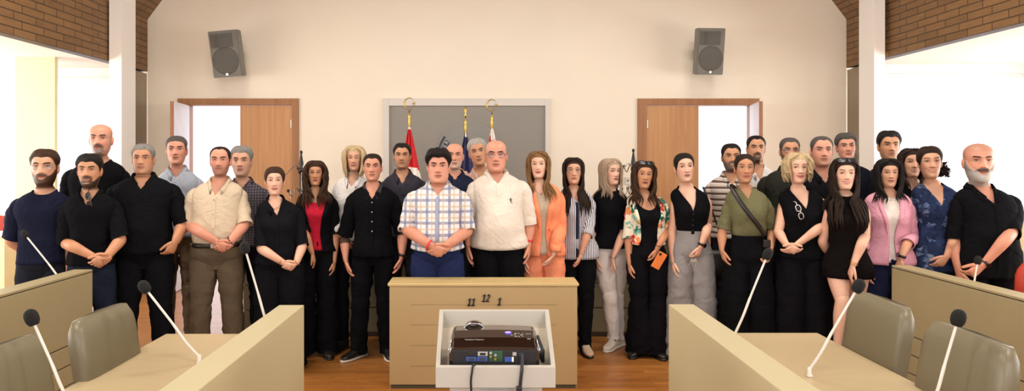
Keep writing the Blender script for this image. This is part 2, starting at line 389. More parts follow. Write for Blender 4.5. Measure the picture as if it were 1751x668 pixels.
# three flags
m_gold = mat('brass', 'B89A4A', .3, metal=1); m_red = mat('flag_red', 'C8141E', .7, var=.04); m_flagw = mat('flag_white', 'EDE6DC', .7, var=.03); m_blue = mat('flag_blue', '26264F', .7, var=.05)
def flag(px, ztop, lab, mats, colorfn, fin, lean=0):
    X = (px-VX)*8.7/FPX
    t = thing('flag', lab, 'flag', (X, 8.7, 0))
    bm = bmesh.new(); tube(bm, [(0, 0, .03), (0, 0, ztop-.38)], .014, 10); link('pole', bm, m_gold, t, True)
    bm = bmesh.new(); lathe(bm, [(.16, 0), (.16, .02), (.05, .045), (.02, .06)], 24); link('base', bm, m_gold, t, True)
    bm = bmesh.new(); z = ztop-.40
    lathe(bm, [(.012, z), (.022, z+.02), (.014, z+.04), (.018, z+.10), (.012, z+.15), (.020, z+.17), (.008, z+.2), (.010, z+.24)], 14)
    if fin == 'crescent':
        pts = [(0+.062*math.cos(a), 0, ztop-.08+.062*math.sin(a)) for a in (R(-60+i*300/24+90-90) for i in range(25))]
        pts = [(.062*math.cos(R(40+i*280/24)), 0, ztop-.07+.07*math.sin(R(40+i*280/24))) for i in range(25)]
        tube(bm, pts, [.003+.006*math.sin(PI*i/24) for i in range(25)], 8)
        for k in range(5):
            a = R(90+72*k); c0 = Vector((.055, 0, ztop-.07)); tip = c0+Vector((.03*math.cos(a), 0, .03*math.sin(a)))
            tube(bm, [c0, tip], [.010, .001], 6)
    else: lathe(bm, [(.004, ztop-.17), (.02, ztop-.15), (.006, ztop-.12), (.018, ztop-.09), (.016, ztop-.06), (.001, ztop-.03)], 14)
    link('finial', bm, m_gold, t, True)
    bm = bmesh.new(); z1 = ztop-.36; z0 = .78; NR, NC = 44, 60; vs = []
    for i in range(NR+1):
        f = i/NR; z = z1+(z0-z1)*f; w = .022+.44*f**.9; row = []
        for j in range(NC+1):
            g = j/NC; amp = .010+.05*f
            x = (g-.42+lean*f)*w; y = -.015-amp*(.8+.8*math.cos(g*2*PI*2.5+.4*math.sin(3*f)))+.03*f
            row.append(bm.verts.new((x, y, z+.02*math.sin(g*5)*f)))
        vs.append(row)
    for i in range(NR):
        for j in range(NC):
            fc = bm.faces.new((vs[i][j], vs[i][j+1], vs[i+1][j+1], vs[i+1][j])); fc.material_index = colorfn((i+.5)/NR, (j+.5)/NC)
    o = link('cloth', bm, mats, t, True, normals=False); md = o.modifiers.new('s', 'SOLIDIFY'); md.thickness = .003
def c_tr(f, g):
    x, y = (g-.5)*.4, f*1.3
    if f < .025: return 1
    a = math.hypot(x-.06, y-.68) < .19; b = math.hypot(x-.09, y-.76) < .15
    return 1 if (a and not b) else 0
def c_kk(f, g):
    if f < .035: return 0
    d = f-.16*g
    return 1 if .06 < d < .19 or .70 < d < .82 else 0
flag(700, 2.43, 'red flag with a white crescent on a brass crescent-tipped pole', [m_red, m_flagw], c_tr, 'crescent')
flag(796, 2.36, 'dark blue flag on the middle brass pole in front of the round seal', [m_blue, m_flagw], lambda f, g: 1 if (f < .05 and .3 < g < .8) else 0, 'ball', -.12)
flag(841, 2.41, 'white flag with red stripes on a brass crescent-tipped pole', [m_flagw, m_red], c_kk, 'crescent')

# ---- coat racks
m_chrome = mat('dark_chrome', '8B8784', .2, metal=1); m_black = mat('black_plastic', '17120F', .35, var=.03)
def coat_rack(px, ptop, lab, rz):
    Y = 8.9; X = (px-VX)*Y/FPX; zt = CAMZ+(275-ptop)*Y/FPX
    t = thing('coat_rack', lab, 'coat rack', (X, Y, 0), rz, 'coat racks by the back wall')
    bm = bmesh.new()
    for k in range(3): a = 2*PI*k/3; tube(bm, [(.022*math.cos(a), .022*math.sin(a), .05), (.022*math.cos(a), .022*math.sin(a), zt-.26)], .009, 8)
    link('pole', bm, m_chrome, t, True)
    bm = bmesh.new(); lathe(bm, [(.034, zt-.28), (.034, zt-.24), (.020, zt-.22), (.03, zt-.17), (.012, zt-.06), (.009, zt-.05), (.020, zt-.03), (.014, zt-.005), (.001, zt)], 14); link('finial', bm, m_black, t, True)
    bm = bmesh.new(); lathe(bm, [(.2, 0), (.2, .02), (.06, .05), (.03, .07)], 24); link('base', bm, m_black, t, True)
    for k in range(4):
        a = PI/2*k+.25; d = Vector((math.cos(a), math.sin(a), 0))
        for z, L in ((zt-.24, .27), (zt-.52, .16)):
            bm = bmesh.new(); pts = catmull([tuple(d*(.02))+(), tuple(d*.07+Vector((0, 0, .05))), tuple(d*L*.55+Vector((0, 0, -.02))), tuple(d*L*.72+Vector((0, 0, -.06))), tuple(d*L+Vector((0, 0, .0)))], 5)
            tube(bm, [Vector(p)+Vector((0, 0, z)) for p in pts], .006, 8); h = link('hook', bm, m_chrome, t, True)
            bm = bmesh.new(); ball(bm, d*L+Vector((0, 0, z+.012)), .02); link('knob', bm, m_black, h, True)
coat_rack(515, 257, 'chrome coat rack with black knobs beside the curly-haired woman', .15)
coat_rack(1083, 254, 'chrome coat rack with black knobs behind the woman in the floral jacket', .0)
t = thing('thermostat', 'small grey wall thermostat beside the coat rack near the floral jacket', 'thermostat', P(1073, 309, WY))
BX('housing', (-.035, .035, -.022, 0, -.05, .05), m_sur, t, bev=.006); bm = bmesh.new(); lathe(bm, [(.014, 0), (.012, .012)], 16); xform(bm, Matrix.Translation((0, -.022, .005)) @ Matrix.Rotation(PI/2, 4, 'X')); link('dial', bm, m_spk, t)

# ---- curved panelled desk behind the group
m_desk = mat('olive_laminate', '7A6F54', .45, var=.03); m_groove = mat('groove_dark', '4A4232', .7)
t = thing('dais_desk', 'long curved olive desk standing behind the front row of people', 'desk')
YC, RC = -9.0, 15.62
def arc_box(x0, x1, r0, r1, z0, z1, n=40):
    bm = bmesh.new(); rings = []
    for i in range(n+1):
        x = x0+(x1-x0)*i/n; th = math.asin((x-.0)/RC)
        rings.append([Vector((math.sin(th)*r, YC+math.cos(th)*r, z)) for r, z in ((r0, z0), (r1, z0), (r1, z1), (r0, z1))])
    loft(bm, rings); return bm
dx0, dx1 = -2.2, 1.75
for z0, z1 in ((.05, .27), (.28, .50), (.51, .73), (.74, .95)): link('front_board', arc_box(dx0, dx1, RC, RC+.03, z0, z1), m_desk, t)
link('backing', arc_box(dx0, dx1, RC+.03, RC+.05, .05, .95), m_groove, t); link('plinth', arc_box(dx0, dx1, RC+.02, RC+.06, 0, .05), m_groove, t)
link('desktop', arc_box(dx0-.02, dx1+.02, RC-.03, RC+.62, .95, .99), m_desk, t)
for x in (dx0, dx1-.04): link('side_panel', arc_box(x, x+.04, RC+.05, RC+.6, 0, .95, 2), m_desk, t)

# ================================================================ front furniture
m_beige = mat('beige_laminate', 'BBB08C', .38, var=.025, vscale=3); m_beigetop = mat('beige_desktop', 'B5A27E', .33, var=.04, vscale=2)
m_beige2 = mat('khaki_laminate', 'A39672', .42, var=.03, vscale=3)
m_leather = mat('olive_leatherette', '6E6650', .38, var=.05, vscale=5, bump=.12, bscale=260, spec=.5); m_redl = mat('red_leatherette', 'B03A2A', .45, var=.05)
m_foam = mat('foam_black', '0C0A09', .95, bump=.6, bscale=500); m_stem = mat('white_gooseneck', 'D6CFC6', .35, var=.02)

def bench(lab, xf0, xf1, xt, y0, y1, m, grooves):
    """panel between xf0..xf1, writing top reaching to xt, far end y1"""
    s = 1 if xt > xf0 else -1
    t = thing('bench_desk', lab, 'desk', ((xf0+xf1)/2, y1, 0)); cx, cy = (xf0+xf1)/2, y1
    B = lambda n, a, b, c, d, e, f, mm, bev=.003: BX(n, (min(a, b)-cx, max(a, b)-cx, c-cy, d-cy, e, f), mm, t, bev)
    if grooves:
        B('backing', xf0+.01, xf1-.01, y0, y1-.01, 0.02, .88, m_groove, 0)
        zs = [.02, .19, .32, .45, .888]
        for i in range(4): B('front_board', xf0, xf1, y0, y1, zs[i], zs[i+1]-.008, m)
        B('cap_rail', xf0, xf1, y0, y1, .885, .90, m)
    else: B('front_panel', xf0, xf1, y0, y1, 0.0, .90, m, .004)
    B('desktop', xf1 if s > 0 else xf0, xt, y0, y1, .72, .75, m_beigetop, .004)
    for yy in (y1-.06, (y0+y1)/2, y0+.03): B('leg_panel', xt-s*.12, xt-s*.55, yy, yy+.025, 0, .72, m, 0)
    return t
bench('beige curved-edge desk row with writing top on the west side, nearest the photographer', -1.06, -.93, -1.65, .75, 3.66, m_beige, False)
bench('beige desk row with writing top on the east side, nearest the photographer', .976, 1.107, 1.756, .75, 3.68, m_beige, False)
bench('khaki desk row on the west side in front of the two youngest bearded men', -2.83, -2.70, -3.42, 1.6, 4.86, m_beige2, True)
bench('khaki desk row in front of the man with the white chin beard', 2.95, 3.08, 3.70, 1.6, 5.06, m_beige2, True)

def chair(x, y, rz, z, lab, mt, grp='olive conference chairs', lean=R(9), w=.47):
    """origin on the floor under the seat front edge's middle; back faces +y in its own frame (sitter looks to -y)"""
    t = thing('conference_chair', lab, 'chair', (x, y, 0), rz, grp)
    bm = bmesh.new(); rings = []
    H = z-.42
    for i in range(13):
        f = i/12; hw = w/2*(1-.06*(1-f)) ; th = .048-.012*f
        if i == 12: hw -= .035; 
        if i == 11: hw -= .012
        zz = .42+H*f-(0 if i < 12 else 0)
        yc = .235+math.tan(lean)*(zz-.42)
        n = 24; r = []
        for j in range(n):
            a = 2*PI*j/n; ca, sa = math.cos(a), math.sin(a)
            sx = math.copysign(abs(ca)**.28, ca)*hw; sy = math.copysign(abs(sa)**.4, sa)*(th*(1 if i < 12 else .55))
            crown = .009*(1-(sx/hw)**2)*f
            r.append(Vector((sx, yc+sy-.02*(1-(sx/hw)**2)*0, zz+crown)))
        rings.append(r)
    loft(bm, rings); b = link('backrest', bm, mt, t, True)
    bm = bmesh.new(); box(bm, -w/2, w/2, -.25, .22, .40, .48, .03); link('seat', bm, mt, t, True)
    bm = bmesh.new(); box(bm, -.05, .05, .19, .30, .36, .55, .01); link('back_bracket', bm, m_black, t)
    bm = bmesh.new(); tube(bm, [(0, 0, .1), (0, 0, .40)], .03, 12); link('column', bm, m_black, t, True)
    for k in range(5):
        a = 2*PI*k/5+.3; bm = bmesh.new(); tube(bm, [(.02*math.cos(a), .02*math.sin(a), .10), (.27*math.cos(a), .27*math.sin(a), .07)], [.022, .014], 8); l = link('leg', bm, m_black, t, True)
        bm = bmesh.new(); lathe(bm, [(.001, -.011), (.028, -.011), (.028, .011), (.001, .011)], 14); xform(bm, Matrix.Translation((.26*math.cos(a), .26*math.sin(a), .029)) @ Matrix.Rotation(a+PI/2, 4, 'Z') @ Matrix.Rotation(PI/2, 4, 'Y')); link('caster', bm, m_black, l, True)
    return t
# back toward -x on the west rows, +x on the east rows
chair(-1.355, 3.09, R(90), .985, 'olive leatherette chair at the near west desk, the whole backrest in view', m_leather)
chair(-1.40, 2.50, R(90), .985, 'olive leatherette chair at the near west desk, cut off by the photo edge', m_leather)
chair(1.515, 3.24, R(-90), 1.01, 'olive leatherette chair at the east desk in front of the bare-legged woman', m_leather)
chair(1.48, 2.60, R(-90), 1.01, 'olive leatherette chair at the east desk behind the nearest round microphone', m_leather)
chair(3.62, 4.62, R(-62), .93, 'red leatherette chair at the east khaki desk beside the bald bearded man', m_redl, 'red chairs')
chair(-6.35, 8.85, R(20), .93, 'red leatherette chair far away behind the long cream counter', m_redl, 'red chairs')

def mic(base, top, lab, r=.0245):
    base, top = Vector(base), Vector(top)
    t = thing('gooseneck_microphone', lab, 'microphone', base, 0, 'gooseneck microphones on the desks')
    d = top-base
    bm = bmesh.new(); lathe(bm, [(.014, .0005), (.014, .006), (.009, .012), (.008, .04)], 16); link('base', bm, m_stem, t, True)
    mid = d*.5+Vector((0, 0, .012))
    bm = bmesh.new(); pts = catmull([(0, 0, .03), tuple(d*.25+Vector((0, 0, .012))), tuple(mid), tuple(d*.97)], 6)
    tube(bm, [Vector(p) for p in pts], [.0062 if i < 12 else .0052 for i in range(len(pts))], 10)
    link('gooseneck', bm, m_stem, t, True)
    q = d.normalized().to_track_quat('Z', 'Y').to_matrix()
    bm = bmesh.new(); rings = []
    for z, rr in ((-.030, .012), (-.028, .020), (-.015, .028), (.0, .031), (.018, .0305), (.033, .025), (.043, .014), (.046, .003)):
        rings.append([d+q @ Vector((rr/.031*r*math.cos(2*PI*j/16), rr/.031*r*math.sin(2*PI*j/16), z*r/.03)) for j in range(16)])
    loft(bm, rings); link('foam_windscreen', bm, m_foam, t, True)
    return t
def dpx(px, py, Y): return P(px, py, Y)
def onz(px, Y, z=.75): return Vector(((px-VX)*Y/FPX, Y, z))
mic(onz(119, 2.53), dpx(55, 545, 2.53), 'gooseneck microphone with large black foam, leftmost on the nearest west desk')
mic(onz(341, 3.12), dpx(248, 492, 3.12), 'gooseneck microphone leaning over the west desktop towards the olive chair')
mic(onz(462, 3.55), dpx(419, 425, 3.50), 'gooseneck microphone rising behind the west desk panel before the cream-shirted man')
mic(onz(121, 4.72), dpx(43, 401, 4.8), 'gooseneck microphone on the khaki west desk before the man in the navy t-shirt')
mic(onz(1256, 3.52), dpx(1312, 436, 3.56), 'gooseneck microphone rising behind the east desk panel before the woman in the green blouse')
mic(onz(1384, 2.93), dpx(1467, 491, 2.93), 'gooseneck microphone leaning over the east desktop towards the bare legs')
mic(onz(1594, 2.50), dpx(1638, 546, 2.50), 'gooseneck microphone with large round black foam, rightmost on the nearest east desk')
mic(onz(1664, 4.88), dpx(1672, 446, 4.92), 'gooseneck microphone on the khaki east desk under the bearded man\'s hand')

# ---- centre table
m_podium = mat('maple_laminate', 'AE966A', .4, var=.035, vscale=3); m_pedge = mat('maple_edge', 'C6AE78', .4); m_num = mat('black_numerals', '120E0B', .5)
x0, x1 = (666-VX)/235.8, (987-VX)/235.8; yf = 5.09
t = thing('centre_table', 'maple table with a grooved front and black clock numerals in the middle of the hall', 'table', ((x0+x1)/2, yf, 0)); cx = (x0+x1)/2
BX('tabletop', (x0-.012-cx, x1+.012-cx, -.012, .26, .745, .765), m_pedge, t, .004)
zs = [.03, .165, .315, .465, .61, .742]
gx0, gx1 = (702-VX)/235.8-cx, (951-VX)/235.8-cx
bm = bmesh.new(); box(bm, x0-cx, gx0, 0, .02, .03, .744); box(bm, gx1, x1-cx, 0, .02, .03, .744); box(bm, gx0, gx1, .004, .02, .03, .744)
link('front_panel', bm, m_podium, t)
for i in range(5): BX('front_board', (gx0, gx1, -.0005, .006, zs[i]+(.0 if i else 0), zs[i+1]-.010), m_podium, t)
for a, b in ((x0-cx, x0-cx+.02), (x1-cx-.02, x1-cx)): BX('side_panel', (a, b, .02, .25, 0.0, .745), m_podium, t)
BX('plinth', (x0-cx+.01, x1-cx-.01, .01, .03, 0, .03), m_groove, t)
def numeral(chars, px, py):
    p = P(px, py, yf); h = .054; bm = bmesh.new(); n = len(chars); adv = .030
    for k, ch in enumerate(chars):
        x0 = (k-(n-1)/2)*adv
        if ch == '1': polys = [[(-.003, -.5), (.007, -.5), (.007, .5), (.001, .5), (-.012, .36), (-.012, .24), (-.003, .30)], [(-.010, -.5), (.014, -.5), (.014, -.38), (-.010, -.38)]]
        else:
            top_ = [(.011*math.cos(a)+.002, .24+.26*math.sin(a)) for a in [R(165-i*195/10) for i in range(11)]]
            inn = [(.0025*math.cos(a)+.002, .24+.09*math.sin(a)) for a in [R(-30+i*195/10) for i in range(11)]]
            polys = [top_+[(-.002, -.36), (.014, -.36), (.014, -.5), (-.012, -.5), (-.012, -.40), (.004, .10)]+inn]
        for pl in polys:
            f = bm.faces.new([bm.verts.new((p.x-cx+x0+x+.22*z*h, -.012, p.z+z*h)) for x, z in pl])
            r_ = bmesh.ops.extrude_face_region(bm, geom=[f]); bmesh.ops.translate(bm, vec=(0, .012, 0), verts=[v for v in r_['geom'] if isinstance(v, bmesh.types.BMVert)])
    bmesh.ops.triangulate(bm, faces=bm.faces[:])
    link('numeral', bm, m_num, t)
numeral('11', 806, 516); numeral('12', 831, 509); numeral('1', 854, 515)

# ---- white lectern stand with tray
m_lect = mat('lectern_white', 'B5B0A6', .45, var=.02); m_tray = mat('tray_laminate', 'B8AE9C', .5, var=.05)
Yf, D, TL = 2.5, .53, math.atan(.176); zf = .917
t = thing('lectern', 'white lectern with a deep slanted tray in front of the centre table', 'lectern', (0.05, Yf, 0))
ox = 0.05
wf, wb = .2135, .236; cxl = (847.5-VX)/480.0
def tp(u, v, h):  # u -1..1 across, v 0..1 depth, h height above tray rim plane
    w = wf+(wb-wf)*v; cc = cxl+(((845-VX)/396.0)-cxl)*v
    return Vector((cc+u*w-ox, D*v, zf+.176*D*v+h))
def slab(name, quad, h0, h1, m):
    bm = bmesh.new(); a = [bm.verts.new(tp(u, v, h0)) for u, v in quad]; b = [bm.verts.new(tp(u, v, h1)) for u, v in quad]
    bm.faces.new(a); bm.faces.new(b)
    for i in range(4): j = (i+1) % 4; bm.faces.new((a[i], a[j], b[j], b[i]))
    bmesh.ops.recalc_face_normals(bm, faces=bm.faces); bmesh.ops.bevel(bm, geom=bm.edges[:], offset=.0015, segments=1, affect='EDGES')
    return link(name, bm, m, t)
tt = .075
slab('tray_rim', [(-1, 0), (1, 0), (1, .03), (-1, .03)], -tt, 0, m_lect); slab('tray_rim', [(-1, .97), (1, .97), (1, 1), (-1, 1)], -tt, 0, m_lect)
slab('tray_rim', [(-1, .03), (-1+tt, .03), (-1+tt, .97), (-1, .97)], -tt, 0, m_lect); slab('tray_rim', [(1-tt, .03), (1, .03), (1, .97), (1-tt, .97)], -tt, 0, m_lect)
slab('tray_floor', [(-.97, .02), (.97, .02), (.97, .98), (-.97, .98)], -tt-.001, -tt+.014, m_tray)
pc = (847-VX)/475-ox
BX('pedestal', (pc-.165, pc+.17, .04, .40, .03, zf-tt-.002), m_lect, t, .004); BX('foot', (pc-.2, pc+.2, .0, .44, 0, .03), m_lect, t, .006)
bm = bmesh.new(); box(bm, pc-.05, pc+.06, .012, .04, .70, .825, .004); o = link('socket_box', bm, m_white, t)
bm = bmesh.new(); box(bm, pc-.005, pc+.003, .008, .014, .812, .818); link('screw', bm, m_black, o)

# ---- projector
m_proj = mat('glossy_dark_brown', '21130D', .16, var=.05, spec=.6, coat=.6); m_projb = mat('matt_black', '0D0B0C', .5); m_silver = mat('silver_trim', 'B9B6B4', .25, metal=1)
m_bluep = mat('port_blue', '2C4C94', .45); m_green = mat('port_green', '1F4A2C', .5); m_grey = mat('port_grey', 'A9A6A0', .4)
pj = thing('projector', 'glossy black-brown projector with blue lamp and video ports in the lectern tray', 'projector')
zc = zf-tt+.014; pj.location = (cxl-.004+.0, Yf+.045, zc+.176*.045+.035); PY = .74
W, DD, HH = .163, .27, .108
bm = bmesh.new(); rings = []
for y, s, zt in ((0, 1, .074), (.012, 1.01, .082), (.06, 1.0, .098), (.15, .985, .110), (.24, .97, .112), (.27, .93, .104)):
    r = []; w = W*s
    zb = -.033+.178*y*PY+.001
    pr = [(-w*.97, zb), (-w, zb+.018), (-w*1.0, zt*.72), (-w*.955, zt*.94), (-w*.90, zt), (-w*.3, zt+.003), (w*.3, zt+.003), (w*.90, zt), (w*.955, zt*.94), (w, zt*.72), (w, zb+.018), (w*.97, zb)]
    rings.append([Vector((x, y*PY, z)) for x, z in pr])
loft(bm, rings); link('casing', bm, m_proj, pj)
bm = bmesh.new(); box(bm, -W*.93, W*.93, -.006, .004, -.02, .066, .002); link('rear_panel', bm, m_projb, pj)
for s in (-1, 1):
    bm = bmesh.new(); pts = catmull([(s*W*1.0, .0, .060), (s*W*1.01, .0, .070), (s*W*.97, .02, .089), (s*W*.95, .09, .109), (s*W*.92, .18, .109)], 5); tube(bm, [Vector(p) for p in pts], .0022, 6); link('trim_strip', bm, m_silver, pj, True)
bm = bmesh.new(); rings = []
for k in range(9):
    a = PI*k/8; rings.append([Vector((-.075+.036*math.cos(a), .145+.08*v, .108+.026*math.sin(a)*w)) for v, w in ((0, .7), (.15, 1), (.55, .9), (.7, .5))])
loft(bm, rings, False, False, False); o = link('lens_hood', bm, m_proj, pj, True); md = o.modifiers.new('s', 'SOLIDIFY'); md.thickness = .004
bm = bmesh.new(); tube(bm, [(-.075+.037*math.cos(PI*k/16), .148, .109+.020*math.sin(PI*k/16)) for k in range(17)], .0024, 6); link('lens_trim', bm, m_silver, pj, True)
bm = bmesh.new(); tube(bm, [(W*.97, .11, .09), (W*1.08, .10, .035), (W*1.13, .09, -.005)], [.012, .016, .006], 8, ell=(.4, 1)); link('cable_strap', bm, m_projb, pj, True)
k_ = NT('blue_lamp'); k_.b.inputs['Emission Color'].default_value = (.12, .08, 1, 1); k_.b.inputs['Emission Strength'].default_value = 7; k_.b.inputs['Base Color'].default_value = (.1, .1, 1, 1)
def ztop(y): return .098+(y/PY-.06)*.133 if y < .11 else .112
bm = bmesh.new(); ball(bm, (.053, .085, ztop(.085)+.0045), (.012, .008, .0025)); link('power_lamp', bm, k_.m, pj, True)
for i in range(10):
    a = 2*PI*i/10; bm = bmesh.new(); lathe(bm, [(.003, 0), (.0028, .0018), (.001, .002)], 8, (.088+.022*math.cos(a)*(1 if i % 2 else .55), .062+.014*math.sin(a), ztop(.062+.014*math.sin(a))+.003)); link('button', bm, m_grey, pj, True)
tm = Matrix.Translation((-.072, .032, .0955)) @ Matrix.Rotation(R(24), 4, 'X'); text('lettering', 'ViewSonic Projector', .0085, m_grey, pj, tm, .0004)
text('lettering', 'HDMI', .0085, m_grey, pj, Matrix.Translation((.128, .074, .1062)) @ Matrix.Rotation(R(9), 4, 'X'), .0004); text('lettering', 'SRS', .0085, m_grey, pj, Matrix.Translation((.128, .036, .0972)) @ Matrix.Rotation(R(20), 4, 'X'), .0004)
def port(n, x0, x1, z0, z1, m, y=-.011): bm = bmesh.new(); box(bm, x0, x1, y, -.005, z0, z1, .001); return link(n, bm, m, pj)
for x0 in (-.102, -.062):
    p_ = port('vga_port', x0, x0+.037, .028, .044, m_bluep)
    bm = bmesh.new(); box(bm, x0+.008, x0+.029, -.013, -.010, .031, .041, .001); link('socket', bm, m_navy, p_)
p_ = port('serial_port', -.060, -.024, .047, .062, m_grey); bm = bmesh.new(); box(bm, -.052, -.032, -.013, -.010, .050, .059, .001); link('socket', bm, m_projb, p_)
p_ = port('round_port', -.098, -.066, .047, .061, m_projb)
port('component_plate', -.020, .030, .026, .064, m_green, -.0075)
for i, (x, z) in enumerate(((-.013, .058), (-.013, .045), (-.013, .032), (.004, .050), (.004, .036), (.019, .033))):
    bm = bmesh.new(); lathe(bm, [(.0045, 0), (.0045, .007), (.002, .007), (.001, .003)], 12); xform(bm, Matrix.Translation((x, -.007, z)) @ Matrix.Rotation(PI/2, 4, 'X')); link('rca_port', bm, [m_grey, m_gold, m_green][i % 3], pj, True)
port('network_port', .037, .062, .026, .043, m_bluep); port('usb_port', .063, .070, .026, .043, m_white); port('s_video_port', .066, .080, .048, .060, m_grey); port('hdmi_port', .088, .108, .045, .058, m_navy)
p_ = port('power_inlet', -.085, -.055, .010, .020, m_projb)
m_cable = mat('black_cable', '14121A', .45)
def cable(lab, pts, r, plug=None):
    t = thing('cable', lab, 'cable', pts[0]); bm = bmesh.new(); o0 = Vector(pts[0])
    tube(bm, [Vector(p)-o0 for p in catmull([tuple(p) for p in pts], 8)], r, 8); link('wire', bm, m_cable, t, True)
    if plug: bm = bmesh.new(); c_ = Vector(plug)-o0; box(bm, c_.x-.010, c_.x+.010, c_.y-.008, c_.y+.008, c_.z-.03, c_.z+.03, .003); link('plug', bm, m_cable, t)
    return t
px = pj.location.x; zz = pj.location.z
cable('thin black cable hanging over the lectern rim at the projector\'s lower left', [(px-.069, Yf+.036, zz+.012), (px-.070, Yf+.022, zz+.016), (px-.076, Yf-.004, zf+.008), (px-.080, Yf-.010, zf-.015), (px-.084, Yf-.012, zf-.05), (px-.080, Yf-.010, zf-.12), (px-.07, Yf-.005, zf-.3), (px-.06, Yf-.03, .012)], .0042)
cable('thick dark video cable hanging from the projector\'s rightmost port', [(px+.098, Yf+.032, zz+.045), (px+.099, Yf+.012, zz+.052), (px+.097, Yf-.010, zf-.004), (px+.091, Yf-.014, zf-.06), (px+.088, Yf-.012, zf-.14), (px+.09, Yf-.01, zf-.4), (px+.10, Yf-.04, .012)], .006, (px+.087, Yf-.012, zf-.095))

# ================================================================ people
def sm(a, b, x):
    t = max(0., min(1., (x-a)/(b-a))); return t*t*(3-2*t)
def ga(x, s): return math.exp(-(x/s)**2)
TK = [  # ref height, half width, front, back, exponent  (male / female widths differ through p)
 (.55, .150, .085, .10, .8), (.80, .165, .10, .12, .8), (.92, .172, .110, .125, .8), (1.03, .150, .105, .105, .8), (1.16, .152, .112, .105, .8),
 (1.27, .166, .118, .112, .82), (1.35, .170, .108, .112, .82), (1.395, .164, .092, .106, .85), (1.425, .142, .078, .098, .88), (1.450, .110, .068, .085, .92), (1.472, .080, .060, .070, 1), (1.49, .068, .058, .064, 1)]
TKF = [(.55, .155, .085, .10, .85), (.80, .172, .10, .13, .85), (.92, .172, .102, .13, .85), (1.06, .125, .088, .088, .85), (1.16, .134, .095, .09, .85),
 (1.26, .148, .105, .10, .85), (1.35, .152, .094, .10, .85), (1.395, .148, .080, .095, .85), (1.425, .130, .068, .088, .88), (1.450, .098, .060, .076, .92), (1.472, .068, .052, .062, 1), (1.49, .058, .05, .056, 1)]
HK = [(-.16, .050, .040, .070), (-.06, .050, .036, .072), (-.015, .046, .045, .073), (.012, .046, .072, .074), (.035, .047, .085, .075), (.12, .0565, .091, .077), (.22, .0640, .089, .080), (.35, .0705, .089, .086), (.50, .0740, .0865, .092),
 (.62, .0765, .092, .097), (.75, .0770, .089, .098), (.84, .0710, .078, .090), (.91, .0590, .062, .074), (.96, .0420, .042, .051), (.99, .0220, .022, .027), (1.0, .002, .002, .002)]
def interp(tab, z):
    if z <= tab[0][0]: return tab[0][1:]
    if z >= tab[-1][0]: return tab[-1][1:]
    for i in range(len(tab)-1):
        if z <= tab[i+1][0]:
            a, b = tab[i], tab[i+1]; t = (z-a[0])/(b[0]-a[0])
            p = tab[i-1] if i > 0 else a; q = tab[i+2] if i+2 < len(tab) else b
            out = []
            for k in range(1, len(a)):
                m0 = (b[k]-p[k])/max(1e-6, b[0]-p[0])*(b[0]-a[0]) if i > 0 else b[k]-a[k]
                m1 = (q[k]-a[k])/max(1e-6, q[0]-a[0])*(b[0]-a[0]) if i+2 < len(tab) else b[k]-a[k]
                t2, t3 = t*t, t*t*t
                out.append((2*t3-3*t2+1)*a[k]+(t3-2*t2+t)*m0+(-2*t3+3*t2)*b[k]+(t3-t2)*m1)
            return tuple(out)

SKIN = {'mid': 'D2A083', 'tan': 'C18D6B', 'red': 'CF937A', 'fair': 'E0B399', 'olive': 'C49670', 'dark': 'AD7858'}
HAIRC = {'black': '17110E', 'brown': '3B2618', 'dbrown': '24170F', 'grey': '7F7B76', 'dgrey': '4C4743', 'silver': 'A09C96', 'blond': 'BBA37C', 'ash': 'A8917A', 'white': 'C4BFB6', 'bronde': '7A5A38'}
k_ = NT('skin'); at = k_.n('ShaderNodeVertexColor', layer_name='Col'); nz = k_.n('ShaderNodeTexNoise'); nz.inputs['Scale'].default_value = 35
tc_ = k_.n('ShaderNodeTexCoord'); k_.l(tc_.outputs['Object'], nz.inputs['Vector'])
mx = k_.n('ShaderNodeMix', data_type='RGBA', blend_type='MULTIPLY'); mx.inputs['Factor'].default_value = .12; k_.l(at.outputs['Color'], mx.inputs['A']); k_.l(nz.outputs['Color'], mx.inputs['B'])
k_.l(mx.outputs['Result'], k_.b.inputs['Base Color']); k_.b.inputs['Roughness'].default_value = .48; k_.b.inputs['Specular IOR Level'].default_value = .35
bp_ = k_.n('ShaderNodeBump'); bp_.inputs['Strength'].default_value = .08; bp_.inputs['Distance'].default_value = .002; k_.l(nz.outputs['Fac'], bp_.inputs['Height']); k_.l(bp_.outputs[0], k_.b.inputs['Normal'])
m_skin = k_.m
_hm = {}
def hairmat(c):
    if c not in _hm:
        _hm[c] = mat('hair_'+c, HAIRC.get(c, c), .6, var=.28, vscale=5, bump=1.0, bscale=40, spec=.2, stretch=(9, 9, 1.2))
    return _hm[c]
_fm = {}
